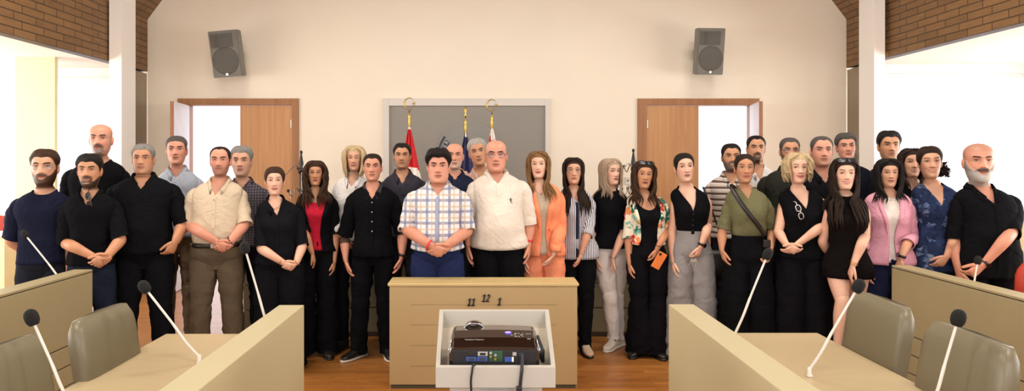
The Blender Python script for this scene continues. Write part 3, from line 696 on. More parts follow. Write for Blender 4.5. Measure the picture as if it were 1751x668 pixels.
def fab(c, kind='plain', c2=None, name=None):
    key = (c, kind, c2)
    if key in _fm: return _fm[key]
    if kind == 'plain': m = mat('cloth_'+c, c, .88, var=.06, vscale=7, bump=.25, bscale=220, spec=.06, fold=.55)
    else:
        k = NT('cloth_%s_%s' % (kind, c)); b = k.b; b.inputs['Roughness'].default_value = .85; b.inputs['Specular IOR Level'].default_value = .15
        tc = k.n('ShaderNodeTexCoord'); sp = k.n('ShaderNodeSeparateXYZ'); k.l(tc.outputs['Object'], sp.inputs[0])
        def band(sock, per, lo, hi, off=0.):
            a = k.n('ShaderNodeMath', operation='MULTIPLY_ADD'); k.l(sock, a.inputs[0]); a.inputs[1].default_value = 1/per; a.inputs[2].default_value = off+50
            f = k.n('ShaderNodeMath', operation='FRACT'); k.l(a.outputs[0], f.inputs[0])
            g = k.n('ShaderNodeMath', operation='COMPARE'); k.l(f.outputs[0], g.inputs[0]); g.inputs[1].default_value = (lo+hi)/2; g.inputs[2].default_value = (hi-lo)/2
            return g.outputs[0]
        def mixc(fac, A, B, f=1.):
            m_ = k.n('ShaderNodeMix', data_type='RGBA')
            q = k.n('ShaderNodeMath', operation='MULTIPLY'); q.inputs[1].default_value = f; k.l(fac, q.inputs[0]); k.l(q.outputs[0], m_.inputs['Factor'])
            for s_, v in (('A', A), ('B', B)):
                if isinstance(v, str): m_.inputs[s_].default_value = lin(v)
                else: k.l(v, m_.inputs[s_])
            return m_.outputs['Result']
        uv = k.n('ShaderNodeUVMap'); su = k.n('ShaderNodeSeparateXYZ'); k.l(uv.outputs[0], su.inputs[0]); u, v = su.outputs[0], su.outputs[1]
        if kind == 'plaid':
            c_ = mixc(band(u, .085, .0, .24), c, c2, .72); c_ = mixc(band(v, .085, .0, .24, .3), c_, c2, .72)
            c_ = mixc(band(u, .085, .48, .62), c_, 'BFA783', .6); c_ = mixc(band(v, .085, .5, .66, .3), c_, 'BFA783', .6)
        elif kind == 'check': c_ = mixc(band(u, .022, 0, .3), c, c2, .6); c_ = mixc(band(v, .022, 0, .3), c_, c2, .6)
        elif kind == 'vstripe': c_ = mixc(band(u, .0145, 0, .42), c, c2)
        elif kind == 'hstripe': c_ = mixc(band(v, .05, 0, .42), c, c2); c_ = mixc(band(v, .05, .60, .70), c_, c2, .6)
        elif kind in ('floral', 'bloom'):
            nz = k.n('ShaderNodeTexNoise'); nz.inputs['Scale'].default_value = 26 if kind == 'floral' else 34; nz.inputs['Detail'].default_value = 3; k.l(tc.outputs['Object'], nz.inputs['Vector'])
            mp = k.n('ShaderNodeMapRange'); mp.inputs[1].default_value = .34; mp.inputs[2].default_value = .66; k.l(nz.outputs['Fac'], mp.inputs[0])
            vo = k.n('ShaderNodeTexVoronoi'); vo.inputs['Scale'].default_value = 17 if kind == 'floral' else 24
            ad = k.n('ShaderNodeMix', data_type='VECTOR'); ad.inputs['Factor'].default_value = .06; k.l(tc.outputs['Object'], ad.inputs['A']); k.l(nz.outputs['Color'], ad.inputs['B'])
            k.l(ad.outputs['Result'], vo.inputs['Vector'])
            sc = k.n('ShaderNodeSeparateColor'); k.l(vo.outputs['Color'], sc.inputs[0])
            rp = k.n('ShaderNodeValToRGB'); rp.color_ramp.interpolation = 'CONSTANT'
            cols = [(0, '2E7F74'), (.2, 'F1E6CE'), (.38, 'C2402E'), (.5, 'EFE3C8'), (.62, '1F5E50'), (.74, 'E58A4E'), (.84, '7FB6A6'), (.93, 'D9B64C')] if kind == 'floral' else [(0, '1E2A48'), (.45, '2A3A5E'), (.6, '55688C'), (.72, '1A2440'), (.86, '6B7A94'), (.93, '22304F')]
            el = rp.color_ramp.elements
            while len(el) < len(cols): el.new(.5)
            for e, (p_, cc) in zip(el, cols): e.position = p_; e.color = lin(cc)
            k.l(sc.outputs[0], rp.inputs[0])
            rp2 = k.n('ShaderNodeValToRGB'); rp2.color_ramp.interpolation = 'CONSTANT'; e2 = rp2.color_ramp.elements; e2[0].color = (0, 0, 0, 1); e2[1].position = .55; e2[1].color = (1, 1, 1, 1); k.l(mp.outputs[0], rp2.inputs[0])
            c_ = mixc(rp2.outputs[0], rp.outputs[0], c, .85)
        k.l(c_, b.inputs['Base Color'])
        n2 = k.n('ShaderNodeTexNoise'); n2.inputs['Scale'].default_value = 200; k.l(tc.outputs['Object'], n2.inputs['Vector'])
        bp = k.n('ShaderNodeBump'); bp.inputs['Strength'].default_value = .2; bp.inputs['Distance'].default_value = .004; k.l(n2.outputs['Fac'], bp.inputs['Height']); k.l(bp.outputs[0], b.inputs['Normal'])
        m = k.m
    _fm[key] = m; return m
m_belt = mat('belt_leather', '120D0A', .4); m_shoeb = mat('shoe_black', '14110F', .4); m_sole = mat('sole_white', 'D8D2C8', .6); m_shoew = mat('shoe_white', 'D6CBBB', .6); m_shoebe = mat('shoe_beige', 'BBA48C', .5)
m_lens = glass('spectacle_lens', (.93, .93, .95), .02); m_dlens = mat('dark_lens', '120F10', .12, coat=.5); m_frame = mat('frame_dark', '1B1412', .3); m_framew = mat('frame_white', 'E6DFDA', .35)
m_bracelet = mat('bead_brown', '4A1C14', .4); m_redband = mat('red_band', 'D2303A', .5)

class Body: pass
_FA = [0, .245, .365, .545, .635, 1]; _FF = [0, .215, .335, .503, .60, 1]
def f2a(u): return float(np.interp(u, _FF, _FA)) if 0 < u < 1 else u
def a2f(u): return float(np.interp(u, _FA, _FF)) if 0 < u < 1 else u
NFACE = [s/20-1 for s in range(41)]
PHI = [PI*(.42*s+.58*s**3) for s in NFACE][:-1]   # column angles measured from the front, seam at the back

def fdisp(p, x, u, ph):
    """forward push of the face surface (metres, unscaled head)"""
    if abs(ph) > 1.5: return 0.
    u = a2f(u)
    ax = abs(x); w = 1-sm(1.1, 1.5, abs(ph)); m = p.male
    d = 0.
    L = p.nose
    rid = sm(.60, .37, u)*L if u > .345 else L*sm(.295, .345, u)
    d += rid*ga(x, .0085+.0060*sm(.50, .36, u))
    d += .0065*(ga(ax-.0125, .0065)*ga(u-.345, .035))
    d -= .0080*ga(ax-.031, .014)*ga(u-.505, .060)
    d -= .0030*ga(ax-.017, .010)*ga(u-.52, .05)
    d += (.0042 if m else .0018)*ga(ax-.028, .022)*ga(u-.595, .035)
    d += .0030*ga(ax-.046, .016)*ga(u-.415, .06)
    um = .215+p.smile*(ax/.028)**2*.03
    d += .0050*ga(x, .026)*ga(u-um, .055)
    d += .0030*ga(x, .020)*(ga(u-um-.024, .014)+1.15*ga(u-um+.028, .016))
    d -= .0035*ga(x, .024)*ga(u-um, .010)
    d -= .0022*ga(x, .022)*ga(u-.135, .025)
    d += .0060*ga(x, .022)*ga(u-.055, .05)
    d -= .0030*ga(ax-.040, .012)*ga(u-.25, .07)*(1 if p.fat < 1.05 else 0)
    d += p.smile*.004*ga(ax-.038, .014)*ga(u-.33, .05)
    return d*w
def beardmask(style, x, u, ph):
    if style in (None, ''): return 0.
    a = abs(ph); u = a2f(u)
    if style == 'thin' and u > 0: u *= 1.7 if abs(x) > .036 or u < .12 else 1
    ks = ((0, .15), (.25, .17), (.42, .24), (.62, .25), (.9, .31), (1.2, .42), (1.42, .50), (1.8, .45))
    uc = interp(ks, a)[0]; jaw = 0 if a > 1.62 else sm(uc+.02, uc-.02, u)
    if style in ('goatee',): jaw *= sm(.62, .42, a)
    if u < -.05: jaw *= sm(-.14, -.05, u)
    mo = sm(.034, .027, abs(x))*sm(.228, .245, u)*sm(.318, .295, u)
    side = ga(abs(x)-.031, .006)*sm(.29, .25, u)*sm(.08, .14, u) if style != 'moustache' else 0
    lip = ga(x, .018)*ga(u-.205, .022)
    if style == 'moustache': jaw = 0
    return min(1, max(jaw, mo, side))*(1-.9*lip)

def make_person(label, cx, top, chin, Y, hx=None, hw=.21, male=True, skin='mid', hair=('short', 'dbrown'), beard=None, beardc=None, yaw=None, hyaw=0, roll=0, pitch=0, tilt=0,
                build=1.0, belly=0., bust=0., fat=1.0, smile=0., nose=.021, topw=None, layer=None, sleeve=.7, bottom=None, hem=None, armR=None, armL=None, glasses=None, extras=(), legs=None, nk=.035, eyes='open', lips=None, age=0, teeth=0, hands=True, feet=True):
    """armR = the arm on the image's left; arms are lists of (px, py, dY) for elbow, wrist, hand"""
    p = Body(); p.male = male; p.nose = nose; p.smile = smile; p.fat = fat; p.beard = beard
    PD = lambda a: P(a[0], a[1], Y+a[2])
    s_ = FPX/Y; hx = cx if hx is None else hx
    X = (cx-VX)/s_; Zt = CAMZ-(top-VY)/s_; Zc = CAMZ-(chin-VY)/s_
    _o = hair[2] if len(hair) > 2 else {}
    Zt -= {'short': _o.get('th', .011)*.7, 'bun': _o.get('th', .007)*.7}.get(hair[0], _o.get('vol', .012)*.8 if hair[0] in ('long', 'wavy', 'curly', 'bob') else 0)
    hh = Zt-Zc; hs = hh/.225; bk = (Zc-nk*hs)/1.485
    rt = thing('person', label, 'person', (X, Y, 0)); rt['group'] = 'people posing in rows for the group picture'
    p.root = rt; root = Vector((X, Y, 0))
    if yaw is None: yaw = math.atan2(X, Y)*.55
    cyw, syw = math.cos(-yaw), math.sin(-yaw)
    kw = hw/(.215 if male else .19); TKx = TK if male else TKF
    dhx = (hx-cx)/s_
    hsx = hs*.97 if male else hs*.955
    build *= .91 if male else .89
    def trunk(ph, z):  # z in metres -> local point
        zr = z/bk; a, f, b, e = interp(TKx, zr)
        low = sm(1.36, 1.20, zr)
        a *= kw*(1-low)+build*bk*low; f *= (.55+.45*kw)*(1-low)+build*low; b *= (.55+.45*kw)*(1-low)+build*low
        if zr > 1.44: q = sm(1.44, 1.49, zr); a = a*(1-q)+.061*hs*fat*q*(1 if male else .90)
        sn, cs = math.sin(ph), math.cos(ph)
        x = a*math.copysign(abs(sn)**e, sn); r = f if cs > 0 else b
        y = -r*math.copysign(abs(cs)**e, cs)
        if cs > 0:
            if belly: y -= belly*ga(zr-1.10, .17)*cs*ga(x, .20)
            if bust: y -= bust*ga(zr-1.265, .065)*(ga(abs(x)-.075*kw, .058)*.9+ga(x, .05)*.35)
        if belly: x *= 1+belly*1.1*ga(zr-1.10, .16)
        nk = sm(1.30, 1.49, zr)
        return Vector((x+dhx*nk*.8, y-.005*nk, z))
    if male: HKx = HK
    else: HKx = [(u, a*(.93 if .0 <= u < .45 else (.80 if u < 0 else .98)), f*(.97), b) for u, a, f, b in HK]
    yc = -.027*hs
    def headp(ph, u, off=0., face=True):
        a, f, b = interp(HKx, u)
        a *= hsx; f *= hs; b *= hs
        if fat > 1 and u < .45: a *= 1+(fat-1)*sm(.45, .1, u); f *= 1+(fat-1)*.3*sm(.2, 0, u)
        sn, cs = math.sin(ph), math.cos(ph); a += off; f += off; b += off
        x = a*sn; y = -(f if cs > 0 else b)*(math.copysign(abs(cs)**.93, cs))
        if face and cs > 0:
            y -= fdisp(p, x/hs, u, ph)*hs
            if p.beard in ('full', 'short', 'goatee', 'white'):
                bm_ = beardmask('full' if p.beard != 'goatee' else 'goatee', x/hs, u, ph); th = {'full': .008, 'short': .0035, 'goatee': .004, 'white': .013}[p.beard]
                y -= bm_*th*hs*.8; x += bm_*th*hs*.3*sn
        z = Zc+u*hh+off*sm(.8, 1.0, u)
        if p.beard == 'white' and u < .12 and cs > 0: z -= .014*hs*ga(x, .04)*sm(.12, .0, u)
        return Vector((x+dhx, y+yc, z))
    piv = Vector((dhx*.9, .01, Zc+.01))
    Mh = Matrix.Rotation(hyaw, 4, 'Z') @ Matrix.Rotation(roll, 4, 'Y') @ Matrix.Rotation(pitch, 4, 'X')
    def H(v):
        w = sm(Zc-.075*hs, Zc+.0*hs, v.z)
        if w <= 0: return v
        q = piv+(Mh @ (v-piv)); return v.lerp(q, w)
    Ty = Matrix.Rotation(-yaw, 4, 'Z')
    def T(v):  # local -> root frame
        if tilt: v = Vector((v.x+math.tan(tilt)*(v.z-.9*bk)*sm(.8, 1.0, v.z), v.y, v.z))
        return Ty @ v
    p.T, p.H, p.trunk, p.headp = T, H, trunk, headp
    skc = np.array(lin(SKIN[skin])[:3]); hc = HAIRC.get(hair[1], hair[1]); hcl = np.array(lin(hc)[:3])
    bcl = np.array(lin(HAIRC.get(beardc, '5A524C') if beardc else hc)[:3])
    lipc = np.array(lin(lips if lips else ('A0604C' if male else 'A8505A'))[:3]); 
    cols = []
    bm = bmesh.new()
    # ---- head, neck and trunk: one loft
    rows = []
    zn = Zc-.10*hs; zs = []; z = .93*bk
    while z < 1.40*bk: zs.append(('t', z)); z += .05*bk
    while z < 1.484*bk: zs.append(('t', z)); z += .011
    us = [(-.115, ), (-.07, ), (-.035, ), (-.01, )]
    u = .0; ul = [-.13, -.08, -.045, -.02]
    while u < .66: ul.append(u); u += .0155
    while u < .9: ul.append(u); u += .035
    ul += [.92, .95, .975, .99, 1.0]
    def headcol(x, ua, ph):
        c = skc.copy(); u = a2f(ua)
        ax = abs(x)
        c = c*(1+np.array([.06, -.05, -.05])*(ga(ax-.042, .02)*ga(u-.37, .09)+ga(x, .012)*ga(u-.36, .04)))
        um = .215+smile*(ax/.028)**2*.03; hwid = .025+.004*smile
        if ax < hwid:
            e = 1-(ax/hwid)**2; dl = abs(u-um)
            k = sm(.045*e**.5+.008, .03*e**.5, dl); c = c*(1-k*.85)+lipc*k*.85
            kd = ga(u-um, .009)*.6*(1 if teeth == 0 else 0); c = c*(1-kd)
            kt = ga(u-um, .014)*sm(.022, .016, ax)*.85*(1 if teeth else 0); c = c*(1-kt)+np.array([.66, .60, .54])*kt
        kn = ga(ax-.008, .004)*ga(u-.322, .012)*.5; c = c*(1-kn)
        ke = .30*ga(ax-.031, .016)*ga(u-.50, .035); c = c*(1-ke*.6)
        if beard:
            st = 'full' if beard in ('full', 'short', 'stubble', 'white', 'shadow') else beard
            k = beardmask(st, x, ua, ph)*{'full': .96, 'short': .85, 'stubble': .42, 'white': 1, 'goatee': .9, 'thin': .9, 'moustache': .9, 'shadow': .2}[beard]
            bc = bcl
            if beard == 'white': kk = sm(.20, .26, u)*(.35+.65*sm(.048, .034, ax)); bc = np.array(lin('35302B')[:3])*kk+np.array(lin('ADA79F')[:3])*(1-kk)
            if beardc == 'mix': bc = np.array(lin('2A221C')[:3])*sm(.14, .26, u)+np.array(lin('77706A')[:3])*(1-sm(.14, .26, u))
            c = c*(1-k)+bc*k
        if hair[0] in ('bald', 'shaved'):
            sc = .0
            a = abs(ph); ue = .52 if a > 1.3 else 9
            if hair[0] == 'bald' and a > 1.25: sc = .55*sm(1.25, 1.5, a)*sm(.80, .66, u)*sm(.12, .25, u)
            if hair[0] == 'shaved': sc = .30*sm(.70, .80, u)+.30*(sm(1.2, 1.5, a)*sm(.2, .3, u)*(1-sm(.70, .80, u)))
            c = c*(1-sc)+hcl*sc
        return c
    def zrow(kind, v):
        r = []
        for ph in PHI:
            if kind == 't': pt = trunk(ph, v); c = skc
            else:
                pt = headp(ph, v)
                if v < 0:  # blend with the trunk's neck
                    tp_ = trunk(ph, 1.488*bk); w = sm(-.13, -.03, v); pt = Vector((tp_.x*(1-w)+pt.x*w, tp_.y*(1-w)+pt.y*w, pt.z))
                c = headcol((pt.x-dhx)/hs, v, ph)
            r.append((T(H(pt)), c))
        return r
    allr = [zrow('t', z) for _, z in zs]+[zrow('h', u) for u in ul]
    # keep rows rising
    loft(bm, [[q[0] for q in r] for r in allr])
    for r in allr: cols += [q[1] for q in r]
    def fill(c):
        while len(cols) < len(bm.verts): cols.append(np.array(c))
    def HT(v): return T(H(v))
    # ---- ears
    for s in (-1, 1):
        a, f, b = interp(HKx, .45); rings = []
        c0 = Vector((s*(a*hsx+.002)+dhx, yc+.012*hs, Zc+.455*hh))
        for i in range(7):
            an = PI*(i+.03)/6.06; q = []
            for j in range(10):
                t = 2*PI*j/10; z = .032*hs*math.cos(an); rr = math.sin(an)
                q.append(HT(c0+Vector((s*(.011*hs*rr*math.cos(t)*(1 if math.cos(t) > 0 else .8)+.002*(z/.03)), .019*hs*rr*math.sin(t)+.10*z, z+ .0)) ))
            rings.append(q)
        loft(bm, rings)
    fill(skc*np.array([1.02, .9, .88]))
    # ---- eyes, lashes, brows
    browc = hcl*.8 if hair[1] not in ('grey', 'silver', 'blond', 'ash', 'white') else np.array(lin('4A372A')[:3])
    if hair[0] in ('bald', 'shaved'): browc = np.array(lin('3A2A20')[:3])
    if hair[1] == 'blond': browc = np.array(lin('6E4E34')[:3])
    def surf(x, u):
        u = f2a(u)
        ph = math.asin(max(-.99, min(.99, x/(interp(HKx, u)[0]*hsx/hs)))); return headp(ph, u), ph
    for s in (-1, 1):
        c0, ph = surf(s*.031, .503); e = c0+Vector((0, .0045*hs, 0))
        def ell(cen, rx, ry, rz, col, n=10, m=6):
            rings = []
            for i in range(m+1):
                an = PI*(i+.03)/(m+.06); rings.append([HT(cen+Vector((rx*hs*math.sin(an)*math.cos(2*PI*j/n), ry*hs*math.sin(an)*math.sin(2*PI*j/n), rz*hs*math.cos(an)))) for j in range(n)])
            loft(bm, rings); fill(col)
        if eyes == 'open':
            ez = .0060-.0012*smile-.0006*age
            ell(e, .0148, .0078, ez, np.array([.42, .38, .35]))
            ell(e+Vector((0, -.0040*hs, .0002)), .0062, .0044, ez*.92, np.array([.035, .02, .013]) if eyes == 'open' else 0)
        # upper lash line and lid
        pts = []; 
        for i in range(7):
            t = i/6; x = s*(.0165+.0295*t); uu = .503+(.029*math.sin(PI*(.12+.85*t)) if eyes == 'open' else -.012*math.sin(PI*t))
            q, _ = surf(x, uu); pts.append(HT(q+Vector((0, -.0012*hs, 0))))
        tube(bm, pts, [.0009*hs, .0016*hs, .0019*hs, .0019*hs, .0019*hs, .0016*hs, .0007*hs], 6); fill(np.array([.03, .018, .012]) if not male else skc*.22)
        pts = []; rads = []
        for i in range(7):
            t = i/6; x = s*(.0125+.038*t); uu = .588+.030*math.sin(PI*(.08+.62*t))-(.006 if male else 0)+(.012 if not male else 0)
            q, _ = surf(x, uu); pts.append(HT(q+Vector((0, -.0004*hs, 0)))); rads.append((.0044 if male else .0027)*hs*(.65+.5*math.sin(PI*(.15+.6*t)))*(1 if i < 6 else .3))
        tube(bm, pts, rads, 6, ell=(.42, 1), ref=Ty @ Vector((0, -1, 0))); fill(browc)
    # ---- arms
    S = Vector
    Tyi = Ty.inverted()
    def clearpt(v, r, lim):
        q = Tyi @ v; a = abs(trunk(PI/2, q.z).x-trunk(-PI/2, q.z).x)/2; cx0 = (trunk(PI/2, q.z).x+trunk(-PI/2, q.z).x)/2
        e = interp(TKx, q.z/bk)[3]; k = abs(q.x-cx0)/(a+.03)
        if k >= 1: return v
        ph = math.copysign(math.asin(min(.999, k)**(1/e)), q.x-cx0); ys = trunk(ph, q.z).y-.022-r-(topw or {}).get('loose', .012)
        dd = min(lim, q.y-ys)
        if dd <= 0: return v
        w = v+root-Vector((0, 0, CAMZ)); w = w*((w.y-dd)/w.y); return w+Vector((0, 0, CAMZ))-root
    tot_arms = []
    p.wr = {}
    for side, arm in ((-1, armR), (1, armL)):
        sx = hw-.066
        xi = S((side*sx*.5+dhx*.3, .012, 1.380*bk)); x1 = S((side*(sx-.010), .012, 1.372*bk)); x2 = S((side*(sx+.014), .010, 1.330*bk))
        A = [T(xi), T(x1), T(x2)]
        if arm is None or arm == 'side':
            E = S((side*(sx+.045), .02, 1.08*bk)); W = S((side*(sx+.045), -.045, .845*bk)); Hd = W+S((-side*.005, -.03, -.09)); E, W, Hd = T(E), T(W), T(Hd); hang = True
        elif arm == 'back':
            E = S((side*(sx+.060), .05, 1.10*bk)); W = S((side*.08, .17, .95*bk)); Hd = W+S((-side*.07, .03, -.03)); E, W, Hd = T(E), T(W), T(Hd); hang = True
        else:
            E, W, Hd = [P(a[0], a[1], Y+a[2])-root for a in arm[:3]]; hang = len(arm) > 3 and arm[3] == 'hang'
        if arm is not None and not isinstance(arm, str):
            E = clearpt(E, .045, .11); W = clearpt(W, .038, .4); Hd = clearpt(Hd, .030, .4)
        d = (Hd-W).normalized(); Hd = W+d*.09
        g = (hw/.215)*.35+.65 if male else .88
        g *= fat**.5; FM = (lambda v: clearpt(v, .040, .2)) if (arm is not None and not isinstance(arm, str)) else (lambda v: v)
        key = [(*A[0], .040*g), (*A[1], .047*g), (*A[2], .050*g), (*(A[2].lerp(E, .45)), .046*g), (*(A[2].lerp(E, .85)), .041*g), (*E, .040*g), (*FM(E.lerp(W, .25)), .042*g), (*FM(E.lerp(W, .65)), .034*g), (*W, .0265*g)]
        sp = catmull(key, 4); pts = [S(q[:3]) for q in sp]; rad = [float(q[3]) for q in sp]
        p.wr[side] = (pts, rad, E, W, d)
        tv = S((0, -1, .1)) if hang else S((0, -.35, 1))
        uax = (tv-d*tv.dot(d)).normalized(); nax = d.cross(uax).normalized()
        ctr = S((0, .0, W.z)); 
        if nax.dot(ctr-W) < 0: nax = -nax
        hz = (1. if male else .88)*max(.92, min(1.12, hs))
        # palm: continue the same loft
        fr = frames(pts); rings = []; n = 12
        for i, (c, a_, b_) in enumerate(fr):
            q = sm(len(fr)-7, len(fr)-1, i); t = a_.cross(b_).normalized()
            ua = (uax-t*uax.dot(t)); ua = ua.normalized() if ua.length > .1 else a_; va = t.cross(ua)
            ua2, va2 = ua, va
            rings.append([c+ua2*(rad[i]*(1+.14*q)*math.cos(2*PI*j/n))+va2*(rad[i]*(1-.22*q)*math.sin(2*PI*j/n)) for j in range(n)])
        t = d; va = d.cross(uax)
        for f, ru, rv in ((.018, .027, .018), (.040, .034, .0175), (.065, .040, .0165), (.085, .041, .0145), (.096, .038, .011), (.101, .030, .006)):
            c = W+d*f*hz+nax*(.004*f/.1)
            rings.append([c+uax*ru*hz*math.copysign(abs(math.cos(2*PI*j/n))**.85, math.cos(2*PI*j/n))+va*rv*hz*math.sin(2*PI*j/n) for j in range(n)])
        loft(bm, rings)
        curl = .30 if hang else .55
        if len(arm or ()) > 4 and not isinstance(arm, str): curl = arm[4]
        for k, (o_, L, r0) in enumerate(((.029, .070, .0092), (.0100, .078, .0094), (-.0095, .073, .0090), (-.0275, .058, .0080))):
            b0 = W+d*(.084-.004*k)*hz+uax*o_*hz; a = .10; dr = d+uax*o_*1.2; dr.normalize()
            c_ = [b0]; seg = (.42, .33, .25)
            for i in range(3):
                a += curl*(.8+.15*k*.6)*(1 if i else .7); c_.append(c_[-1]+(dr*math.cos(a)+nax*math.sin(a))*L*seg[i]*hz)
            c_.insert(1, c_[0].lerp(c_[1], .5)); sp2 = catmull([tuple(q) for q in c_], 2)
            tube(bm, [S(q) for q in sp2], [r0*hz*(1-.28*i/(len(sp2)-1)) for i in range(len(sp2))], 7, ref=uax, round_end=True)
        b0 = W+d*.022*hz+uax*.018*hz; dt = (d*.75+uax*.62+nax*.25).normalized(); d2 = (d*.93+uax*.22+nax*.35).normalized()
        pth = [b0, b0+dt*.032*hz, b0+dt*.046*hz+d2*.012*hz, b0+dt*.046*hz+d2*.034*hz, b0+dt*.046*hz+d2*.054*hz]
        tube(bm, pth, [.014*hz, .0125*hz, .0110*hz, .0102*hz, .0085*hz], 8, ref=uax, round_end=True)
        fill(skc*np.array([1, .93, .9]))
        p.wr[side] += (uax, nax, hz)
    # ---- bare legs
    if legs:
        for side in (-1, 1):
            kp = legs[side] if isinstance(legs, dict) else None
            hipp = T(S((side*.085*kw, 0, .90*bk))); 
            if kp: kn, an = PD(kp[0])-root, PD(kp[1])-root
            else: kn, an = T(S((side*.09, -.02, .49*bk))), T(S((side*.095, .0, .09)))
            key = [(*hipp, .092), (*hipp.lerp(kn, .5), .078), (*hipp.lerp(kn, .88), .058), (*kn, .054), (*kn.lerp(an, .3), .056), (*kn.lerp(an, .75), .036), (*an, .032), (*(an+S((0, -.01, -.05))), .034)]
            sp = catmull(key, 4); tube(bm, [S(q[:3]) for q in sp], [float(q[3])*build for q in sp], 12)
            fp = an; tube(bm, [fp+S((0, .04, -.05)), fp+S((0, -.03, -.045)), fp+Ty @ S((0, -.10, -.06)), fp+Ty @ S((0, -.15, -.068))], [.028, .033, .026, .014], 10, ell=(1, 1.15))
            fill(skc)
    me_o = link('body', bm, m_skin, rt, True)
    ca = me_o.data.color_attributes.new('Col', 'FLOAT_COLOR', 'POINT')
    buf = np.ones((len(me_o.data.vertices), 4), np.float32); arr = np.array(cols, np.float32)
    buf[:len(arr), :3] = np.clip(arr[:len(buf)], 0, 1); ca.data.foreach_set('color', buf.ravel())

    # ================= clothes
    def uvset(bmx, vr, closed, us=None):
        uvl = bmx.loops.layers.uv.active or bmx.loops.layers.uv.new('UVMap'); return uvl
    tuckz = None
    def shell(name, zlo, zhi, off=.010, loose=0., gap=None, nr=26, nc=56, wr=.005, m=None, par=None, flare=0., thick=.003, seed=0, bmx=None):
        """zlo: number; zhi: number or fn(ph); gap: fn(s) half opening angle at the front"""
        nonlocal rt, tuckz
        own = bmx is None; bmx = bmx or bmesh.new(); uvl = bmx.loops.layers.uv.active or bmx.loops.layers.uv.new('UVMap')
        grid = []; 
        for i in range(nr+1):
            s = i/nr; row = []
            for j in range(nc+(1 if gap else 0)):
                if gap: g = gap(s); ph = g+(2*PI-2*g)*j/nc; ph = ph if ph <= PI else ph-2*PI
                else: ph = -PI+2*PI*j/nc
                zt = zhi(ph) if callable(zhi) else zhi
                zl = zlo(ph) if callable(zlo) else zlo
                z = zl+(zt-zl)*(s**.9)
                q = trunk(ph, z); row.append((q, ph, z))
            grid.append(row)
        G = np.array([[tuple(q[0]) for q in r] for r in grid]); nR, nC = G.shape[:2]
        dr = np.gradient(G, axis=0); dc = (np.roll(G, -1, 1)-np.roll(G, 1, 1)) if not gap else np.gradient(G, axis=1)
        N = np.cross(dc, dr); N /= np.maximum(1e-9, np.linalg.norm(N, axis=2, keepdims=True))
        # outward check
        ctr = G.mean(axis=1, keepdims=True)
        sg = np.sign(((G-ctr)*N).sum()); N *= sg if sg else 1
        vr = []; UV = []
        for i in range(nR):
            row = []; uvr = []
            for j in range(nC):
                q, ph, z = grid[i][j]; zr = z/bk
                lw = sm(1.30, .95, zr); o_ = off+loose*lw+flare*sm(1.1, .5, zr)*abs(1)
                if wr:
                    nv = noise.noise(Vector((q.x*6+seed*3.1, q.y*6+seed, z*11))); nv2 = noise.noise(Vector((q.x*14+seed, q.y*14, z*5)))
                    o_ += wr*(nv*1.4+nv2*.9)*(.45+.55*lw) + wr*1.3*(.3+.7*lw)*max(0, noise.noise(Vector((q.x*3+seed, q.y*3, z*24+q.x*14))))
                    o_ += wr*1.2*noise.noise(Vector((ph*7+seed, seed, z*3)))*sm(1.25, .95, zr)
                if tuckz: o_ *= .25+.75*sm(tuckz-.015, tuckz+.05, z)
                o_ = max(o_, .0045)
                if nr == 14: o_ -= .040*(1-sm(.81, .93, zr))*abs(math.cos(ph))**.5
                v = Vector(G[i, j])+Vector(N[i, j])*o_
                v = H(v) if v.z > Zc-.09*hs and False else v
                row.append(bmx.verts.new(T(v))); uvr.append((v.x if abs(ph) < 1.4 else v.x+ (0), z))
            vr.append(row); UV.append(uvr)
        for i in range(nR-1):
            for j in range(nC if not gap else nC-1):
                jj = (j+1) % nC
                f = bmx.faces.new((vr[i][j], vr[i][jj], vr[i+1][jj], vr[i+1][j]))
                for l, (a_, b_) in zip(f.loops, ((i, j), (i, jj), (i+1, jj), (i+1, j))): l[uvl].uv = UV[a_][b_]
        if own:
            o = link(name, bmx, m, par or rt, True)
            md = o.modifiers.new('thick', 'SOLIDIFY'); md.thickness = thick; md.offset = -1; return o
        return vr
    def sleeve_into(bmx, side, se, off, loose=.006, cuff=True, seed=0, start=0):
        pts, rad, E, W, d = p.wr[side][:5]; uvl = bmx.loops.layers.uv.active or bmx.loops.layers.uv.new('UVMap')
        # parameter: index 0..n; elbow at index 20, wrist at 32
        last = 8+12*se if se <= 1 else 20+12*(se-1)
        idx = [start+(last-start)*i/26 for i in range(27)]; cp = []; rr = []
        for k, f in enumerate(idx):
            i0 = int(f); t = f-i0; i1 = min(i0+1, len(pts)-1); i0 = min(i0, len(pts)-1)
            cp.append(pts[i0].lerp(pts[i1], t)); rr.append(rad[i0]*(1-t)+rad[i1]*t)
        fr = frames(cp); n = 18; rings = []; acc = 0
        for i, (c, a_, b_) in enumerate(fr):
            q = i/26; r = rr[i]+off+loose*sm(.15, 1, q)
            if cuff and i > 24: r += .0015
            ring = []
            for j in range(n):
                an = 2*PI*j/n; dv = a_*math.cos(an)+b_*math.sin(an)
                w = .011*noise.noise(Vector((c.x*9+dv.x*1.5+seed, c.y*9+dv.y*1.5, c.z*20+dv.z*1.5)))*sm(.1, .4, q)
                ring.append(c+dv*(r+w+.003*dv.z*-1))
            rings.append(ring)
        # turned-in cuff
        c, a_, b_ = fr[-1]; rings.append([c+(v-c)*.90 for v in rings[-1]]); rings.append([fr[-3][0]+(v-c)*.88 for v in rings[-2]])
        vr = loft(bmx, rings, False, False)
        bmx.faces.ensure_lookup_table()
        for f in bmx.faces[-(len(rings)-1)*n:]:
            for l in f.loops:
                v = l.vert.co; l[uvl].uv = (v.x+.3*0, v.z)
    zSide = 1.478*bk; zBack = 1.488*bk
